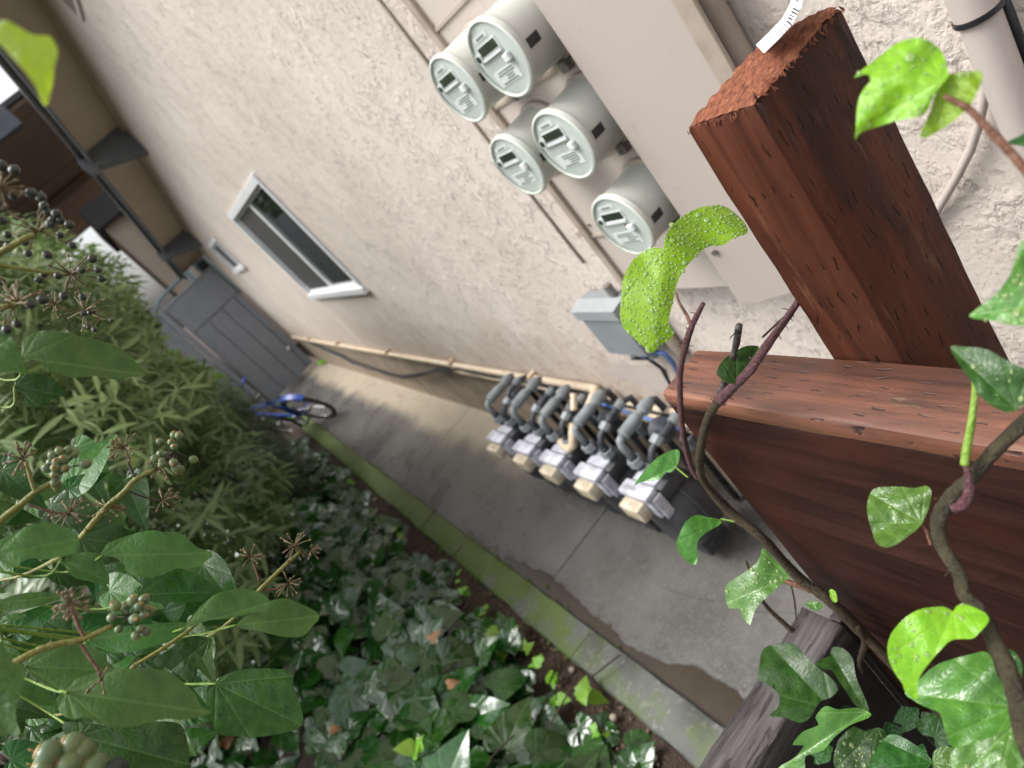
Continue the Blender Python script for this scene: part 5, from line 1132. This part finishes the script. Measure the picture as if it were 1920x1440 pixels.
def scatter(parent, plc, kinds, mats, n_obj, stuff_name, name='leaf', seed=0):
    """plc: list of (loc, normal, heading, size); the n_obj that show largest become parts, the rest one stuff part"""
    tm = [leaf_mesh(k, random.uniform(.10, .38), random.uniform(.12, .45), random.uniform(.04, .10), i) for i, k in enumerate(kinds)]
    meshes = []
    for i, (vs, fs, uv) in enumerate(tm):
        m = MB(); m.add(vs, fs); o = m.build(name, mats[0], None, True, uv); meshes.append(o.data); bpy.data.objects.remove(o)
    plc = sorted(plc, key=lambda q: -(q[3] / (q[0] - CAM).length)); off = OFF.get(parent.name, Vector((0, 0, 0)))
    for i, (l, n_, h_, s_) in enumerate(plc[:n_obj]):
        o = bpy.data.objects.new(name, meshes[i % len(meshes)]); COL.objects.link(o); o.parent = parent; o.matrix_local = Matrix.Translation(-off) @ frame(n_, h_, s_, l)
    rest = plc[n_obj:]
    if rest:
        V = []; Fc = []; UV = []; nv = 0; mi = []
        for i, (l, n_, h_, s_) in enumerate(rest):
            vs, fs, uv = tm[i % len(tm)]; T = np.array(frame(n_, h_, s_, l)); A = np.array([[*v, 1] for v in vs]) @ T.T; V.append(A[:, :3] - np.array(off)); UV += uv
            Fc += [[k + nv for k in f] for f in fs]; mi += [i % len(mats)] * len(fs); nv += len(vs)
        me = bpy.data.meshes.new(stuff_name); me.from_pydata(np.concatenate(V).tolist(), [], Fc); me.update()
        for q in mats: me.materials.append(q)
        me.polygons.foreach_set('material_index', mi)
        l = me.uv_layers.new(name='UVMap'); idx = np.empty(len(me.loops), dtype=np.int32); me.loops.foreach_get('vertex_index', idx); l.data.foreach_set('uv', np.array(UV, dtype=np.float32)[idx].ravel())
        me.polygons.foreach_set('use_smooth', [True] * len(me.polygons))
        o = bpy.data.objects.new(stuff_name, me); COL.objects.link(o); o.parent = parent; tag(o, kind='stuff')
IV = thing('ground_ivy', 'dense bed of glossy dark ivy leaves left of the kerb', 'ivy', (-.8, 3, 0))
def ivyz(x, y):
    t = max(0, min(1, (-x - .06) / .6)); return .06 + .42 * t * t * (3 - 2 * t) + .05 * math.sin(2.3 * y + 1.7 * x) * t + .05 * math.sin(5.1 * x + 3.3 * y)
plc = []
for i in range(3600):
    y = .8 + 7.9 * random.random() ** 1.15; x = -.10 - .10 * math.sin(3.3 * y) ** 2 - 2.7 * random.random() ** 1.2
    lay = random.random(); z = ivyz(x, y) - .20 * lay ** 1.5 + random.uniform(-.03, .03)
    n_ = Vector((random.gauss(.17, .36), random.gauss(-.42, .36), 1)).normalized(); h_ = Vector((random.gauss(.55, .6), random.gauss(-.35, .6), -.2)); plc.append((Vector((x, y, max(z, .03))), n_, h_, random.uniform(.12, .23) * (1 if x < -.3 else .72)))
MT['ivyb'] = m_leaf('ivy_leaf_bluish', (.008, .038, .008), (.020, .072, .012), (.06, .11, .04), .03, .07, .4, .012, 0, .8, 1.5)
scatter(IV, plc, ['heart', 'heart', 'heart', 'lobed', 'heart', 'heart'], [MT['ivy'], MT['ivyb']], 300, 'ivy_leaves')
m = MB()
for i in range(50):
    y = random.uniform(1.0, 6); x = -random.uniform(.15, 1.6); a = random.uniform(0, 6.28); p = Vector((x, y, bedz(x, y) + .02)); q = [p]
    for k in range(4): q.append(q[-1] + Vector((math.cos(a) * .12, math.sin(a) * .12, random.uniform(-.005, .015)))); a += random.uniform(-.5, .5)
    m.tube(q, .004, 5)
tag(m.build('creeping_stems', MT['stemb'], IV, True), kind='stuff')
# young bright shoots along the kerb
ORD = ['first', 'second', 'third', 'fourth', 'fifth', 'sixth', 'seventh', 'eighth', 'ninth', 'tenth', 'eleventh', 'twelfth', 'thirteenth', 'fourteenth', 'fifteenth']
SPR = sorted([(862, 1090, .05), (875, 1110, .045), (930, 1190, .085), (955, 1185, .08), (948, 1215, .06), (1010, 1245, .065), (1030, 1265, .06), (1095, 1300, .085), (1050, 1310, .065), (735, 985, .05), (745, 1004, .05), (655, 905, .06), (900, 1145, .05), (985, 1215, .055), (1120, 1365, .045)], key=lambda q: -q[1])
SPR = [(a, b_, c_, ORD[i] + ' bright ivy sprout beside the kerb, counting from the weathered beam') for i, (a, b_, c_) in enumerate(SPR)]
SPR += [(782, 1415, .09, 'lone lime ivy sprout in the dark ivy at the bottom edge'), (598, 680, .15, 'round green weed at the foot of the gate beside the wall'), (540, 845, .06, 'small green weed on the soil in front of the hose'), (570, 858, .05, 'tiny green weed between the hose and the kerb')]
for (px, py, sc_, lb) in SPR:
    c = P(px, py, z=.10 if lb[0:4] != 'lone' else .45); t = thing('ivy_sprout', lb, 'sprout', (c.x, c.y, .02), 'young sprouts along the kerb')
    MB().tube([(c.x, c.y, .01), (c.x + .01, c.y, c.z * .5), (c.x, c.y - .005, c.z)], .0016, 5).build('stalk', MT['petg'], t, True)
    for k in range(random.choice((2, 3, 4))):
        vs, fs, uv = leaf_mesh('heart' if k % 2 else 'lobed', .12, .2, .03, k); T = frame(Vector((random.gauss(.1, .3), random.gauss(-.2, .3), 1)), Vector((random.uniform(-1, 1), random.uniform(-1, 1), 0)), sc_ * random.uniform(.7, 1.1), Vector((c.x + random.uniform(-.02, .02), c.y + random.uniform(-.03, .03), c.z + random.uniform(-.03, .03))))
        MB().add(vs, fs, T).build('leaf', MT['weed'], t, True, uv)
# pebbles and fallen leaves in the bare strip
for (px, py, lb) in ((1208, 1403, 'pale pebble on the soil just left of the weathered beam'), (1226, 1420, 'pale pebble touching the weathered beam at the bottom'), (1072, 1256, 'orange tan pebble alone on the soil strip beside the kerb'), (1150, 1345, 'small pebble on the soil halfway between orange pebble and weathered beam'), (703, 937, 'whitish pebble at the far end of the bare soil strip')):
    c = P(px, py, z=.03); tag(MB().ball(c, random.uniform(.011, .017), 2, (1, 1.2, .7)).build('pebble', MT['pebble'], None, True), lb, 'pebble', 'pebbles on the bare soil strip')
for i, (px, py, s_, lb) in enumerate(((808, 1200, .06, 'dry orange leaf caught in the middle of the ivy bed'), (390, 1385, .10, 'curled brown leaf lying low between the near ivy leaves'), (420, 1400, .09, 'rust brown leaf beside the curled one under the ivy'), (620, 1370, .05, 'thin tan leaf standing in a gap of the ivy'), (585, 1137, .045, 'small pinkish dry leaf in the far ivy'), (840, 1285, .05, 'pale dry leaf at the ivy edge'))):
    c = P(px, py, z=.42); vs, fs, uv = leaf_mesh('heart', .35, .5, .08, i); T = frame(Vector((random.gauss(0, .4), -.4, 1)), Vector((1, random.uniform(-1, 1), 0)), s_, c)
    tag(MB().add(vs, fs, T).build('fallen_leaf', MT['deadleaf'], None, True, uv), lb, 'dead leaf', 'dead leaves in the ivy')

# ================================================================== SHRUBS
def bush(name, label, cat, base, blobs, n, kinds, mats, size, nobj, up=.5, group=None, stems=14, spray=0):
    t = thing(name, label, cat, base, group); plc = []; m = MB(); bs = Vector(base)
    for (c, r) in blobs:
        c = Vector(c)
        for k in range(max(2, stems // len(blobs))):
            e = c + Vector((random.uniform(-.5, .5) * r[0], random.uniform(-.5, .5) * r[1], random.uniform(-.2, .7) * r[2])); s0 = bs + Vector((random.uniform(-.15, .15), random.uniform(-.15, .15), 0))
            mid = (s0 + e) / 2 + Vector((random.uniform(-.1, .1), random.uniform(-.1, .1), .1)); m.tube([s0, mid, e], [.010, .007, .003], 6)
    m.build('branches', MT['wood_dk'], t, True); tot = sum(b[1][0] * b[1][1] * b[1][2] for b in blobs)
    for (c, r) in blobs:
        nn = int(n * r[0] * r[1] * r[2] / tot); c = Vector(c)
        while nn > 0:
            v = Vector(rng.normal(size=3)).normalized() * random.uniform(.55, 1.05) ** .6
            p = c + Vector((v.x * r[0], v.y * r[1], v.z * r[2])); ax = (Vector((v.x, v.y, v.z + up)) + Vector(rng.normal(size=3)) * .45).normalized(); k = spray or 1
            for j in range(k):
                a = 2.4 * j + random.uniform(0, 1); o_ = ax.orthogonal().normalized(); w_ = ax.cross(o_); side = o_ * math.cos(a) + w_ * math.sin(a)
                h_ = ax * .75 + side * random.uniform(.5, 1.1); q = p + ax * (j * size * .12)
                plc.append((q, (ax - h_ * .3 + Vector((0, 0, .3))).normalized(), h_, size * random.uniform(.7, 1.25)))
            nn -= k
    scatter(t, plc, kinds, mats, nobj, 'leaves'); return t
MT['ole3'] = m_leaf('narrow_leaf_shade', (.055, .112, .036), (.095, .170, .054), (.18, .26, .09), .34, .2, .4, .03)
MT['ole2'] = m_leaf('narrow_leaf_dark', (.066, .135, .040), (.11, .20, .056), (.24, .33, .12), .36, .25, .4, .03)
bush('oleander_shrub', 'tall bush of narrow pale green leaves at the left, in front of the gate', 'shrub', (-.9, 5.2, .1),
     [((-.50, 5.0, 2.45), (.42, .9, .55)), ((-.62, 5.4, 1.75), (.45, .8, .45)), ((-.32, 6.4, 2.75), (.33, .6, .5)), ((-.75, 4.2, 2.85), (.45, .7, .55)), ((-.38, 5.6, 3.05), (.28, .6, .32)), ((-.75, 3.6, 2.15), (.40, .6, .4)), ((-1.3, 5.2, 2.3), (.6, 1.0, .8)), ((-.42, 4.3, 1.95), (.22, .45, .28))],
     15000, ['lance'] * 4, [MT['oleander'], MT['ole2']], .13, 260, .5, spray=7, stems=8)
bush('narrow_leaf_shrub', 'lower darker shrub of narrow leaves below the pale bush, behind the berry ivy', 'shrub', (-1.0, 4.6, .1),
     [((-.8, 5.0, 1.2), (.5, .9, .5)), ((-1.2, 3.6, 1.5), (.6, .8, .8)), ((-.62, 5.6, 1.45), (.3, .5, .4)), ((-1.6, 4.6, 1.0), (.6, 1.0, .7))], 8000, ['lance'] * 4, [MT['ole3'], MT['ole3'], MT['ole2']], .14, 120, .5, spray=7, stems=8)
bush('dark_shrub', 'dark needle leaved shrub beside the blue bicycle', 'shrub', (-.45, 7.6, .05),
     [((-.58, 7.4, .85), (.42, .6, .62)), ((-.46, 7.0, 1.35), (.30, .4, .34)), ((-.75, 6.8, .9), (.45, .6, .7)), ((-.75, 8.6, 1.0), (.45, .7, .8)), ((-.52, 6.4, .6), (.3, .5, .4))], 26000, ['needle'] * 2, [MT['shrub']], .12, 40, .9, spray=9, stems=8)
bush('back_shrub', 'light green leafy shrub in front of the fence behind the dark shrub', 'shrub', (-.35, 10.6, .05),
     [((-.45, 10.6, 1.0), (.28, .4, .6)), ((-.7, 10.8, 1.6), (.4, .4, .6))], 1400, ['heart', 'lance'], [MT['weed'], MT['oleander']], .09, 60, .5, spray=5)
for i, (x, y, z, r, lb) in enumerate(((-2.6, 13.5, 3.2, 1.3, 'broad green tree standing behind the fence'), (-1.6, 17, 2.6, 1.3, 'far green tree seen between shrub and tan house'), (-4.5, 8, 2.8, 1.6, 'green tree farther left behind the shrubs'))):
    bush('garden_tree', lb, 'tree', (x, y, 0), [((x, y, z), (r, r, r * .9)), ((x + .3, y, z + r * .5), (r * .7, r * .7, r * .6))], 1800, ['heart', 'lance'], [MT['oleander'], MT['ole2']], .20, 20, .4, 'trees behind the fence', spray=4)

# ================================================================== BICYCLE, HOSE
BK = thing('bicycle', 'blue bicycle leaning into the shrubs in front of the gate', 'bicycle', (.38, 8.55, 0))
BK.rotation_euler = (math.radians(-4), math.radians(-24), math.radians(24))
def L_(x, y, z): return Vector((x, y, z))
def torus(c, R_, r_, n=36, k=8):
    m = MB(); vs = []; fs = []
    for i in range(n):
        a = 2 * math.pi * i / n
        for j in range(k):
            b = 2 * math.pi * j / k; vs.append(Vector((r_ * math.sin(b), (R_ + r_ * math.cos(b)) * math.cos(a), (R_ + r_ * math.cos(b)) * math.sin(a))) + c)
    for i in range(n):
        for j in range(k): fs.append((i * k + j, ((i + 1) % n) * k + j, ((i + 1) % n) * k + (j + 1) % k, i * k + (j + 1) % k))
    return m.add(vs, fs)
RW = L_(0, 0, .34); FW = L_(.0, 1.06, .34)
for c in (RW, FW):
    ty = torus(c, .315, .026).build('wheel', MT['tyre'], BK, True, local=True)
    torus(c, .285, .011, 36, 6).build('rim', MT['chrome'], ty, True, local=True); MB().cyl(c - L_(.05, 0, 0), c + L_(.05, 0, 0), .02, 10).build('hub', MT['chrome'], ty, True, local=True)
    for i in range(14):
        a = math.pi * 2 * i / 14; MB().cyl(c + L_(.02 * (-1) ** i, .02 * math.cos(a + .8), .02 * math.sin(a + .8)), c + L_(0, .28 * math.cos(a), .28 * math.sin(a)), .0015, 4).build('spoke', MT['chrome'], ty, local=True)
BB = L_(0, .44, .30); ST = L_(0, .30, .80); HT = L_(0, .88, .86); HB = L_(0, .92, .70)
for nm, a, b, r_ in (('down_tube', BB, HB, .022), ('top_tube', ST + L_(0, .02, -.06), HT, .018), ('seat_tube', BB, ST, .018), ('head_tube', HT + L_(0, -.01, .03), HB, .021)): MB().cyl(a, b, r_, 10).build(nm, MT['blue'], BK, True, local=True, sharp=40)
for s_ in (-.055, .055):
    MB().tube([BB + L_(s_ * .4, 0, 0), RW + L_(s_, .2, 0), RW + L_(s_, 0, 0)], .011, 8).build('chain_stay', MT['blue'], BK, True, local=True)
    MB().tube([ST + L_(s_ * .3, 0, -.08), RW + L_(s_, .12, .3), RW + L_(s_, 0, 0)], .010, 8).build('seat_stay', MT['blue'], BK, True, local=True)
    MB().tube([HB, HB + L_(s_, .02, -.06), FW + L_(s_, 0, 0)], .014, 8).build('fork_blade', MT['blue'], BK, True, local=True)
    MB().cyl(BB + L_(s_ * 1.6, 0, 0), BB + L_(s_ * 1.7, s_ * 2.6, -.08), .010, 8).build('crank', MT['chrome'], BK, True, local=True)
    MB().box(tuple(BB + L_(s_ * 1.7 - .045, s_ * 2.6 - .03, -.09)), tuple(BB + L_(s_ * 1.7 + .045, s_ * 2.6 + .03, -.07)), .004).build('pedal', MT['blackpl'], BK, local=True)
MB().lathe([(0, .085), (.006, .085)], BB - L_(.045, 0, 0), BB + L_(1, 0, 0), 24).build('chainring', MT['chrome'], BK, local=True)
MB().cyl(ST, ST + L_(0, -.04, .12), .013, 8).build('seat_post', MT['chrome'], BK, local=True)
MB().ball(ST + L_(0, -.06, .13), .1, 2, (.75, 1.35, .3)).build('saddle', MT['blackpl'], BK, True, local=True)
MB().cyl(HT, HT + L_(0, -.02, .12), .014, 8).build('stem', MT['chrome'], BK, local=True)
MB().tube([HT + L_(-.30, -.10, .15), HT + L_(-.12, -.01, .15), HT + L_(.12, -.01, .15), HT + L_(.30, -.10, .15)], .012, 8).build('handlebar', MT['blackpl'], BK, True, local=True)
for s_ in (-1, 1): MB().cyl(HT + L_(s_ * .30, -.10, .15), HT + L_(s_ * .38, -.14, .15), .016, 8).build('grip', MT['blue'], BK, True, local=True)
MB().cyl(HT + L_(-.06, .06, .10), HT + L_(-.06, .09, .10), .03, 12).build('headlamp', MT['white'], BK, local=True)
torus(RW, .355, .012, 36, 6).build('tmp_guard', MT['blue'], BK, True, local=True)
gd = bpy.data.objects[[o.name for o in bpy.data.objects if o.name.startswith('tmp_guard')][0]]; bpy.data.objects.remove(gd)
vs = []; fs = []
for i in range(15):
    a = math.radians(20 + i * 9)
    for x in (-.032, .032): vs.append((x, .365 * math.cos(a), .34 + .365 * math.sin(a)))
for i in range(14): fs.append((2 * i, 2 * i + 1, 2 * i + 3, 2 * i + 2))
MB().add(vs, fs).build('mudguard', MT['blue'], BK, True, local=True)
hz = []
c = P(505, 805, z=.10)
for i in range(60): a = i * .33; hz.append(c + Vector((math.cos(a) * (.15 + .004 * (i % 7)), math.sin(a) * .24, .02 + .003 * i)))
hz += [c + Vector((.2, -.2, .05)), c + Vector((.34, -.5, .02)), c + Vector((.3, -.8, .02))]
tag(MB().tube(hz, .019, 8).build('garden_hose', MT['hose'], None, True), 'coiled bright green garden hose on the soil by the bicycle', 'hose')
tag(MB().box((-.06, -.03, 0), (.10, .09, .035), .01, Matrix.Translation(P(492, 792, z=.28)) @ Matrix.Rotation(.5, 4, 'Z') @ Matrix.Rotation(.4, 4, 'X')).build('hose_nozzle_box', MT['white'], None, True), 'small white plastic piece lying beside the green hose', 'plastic piece')
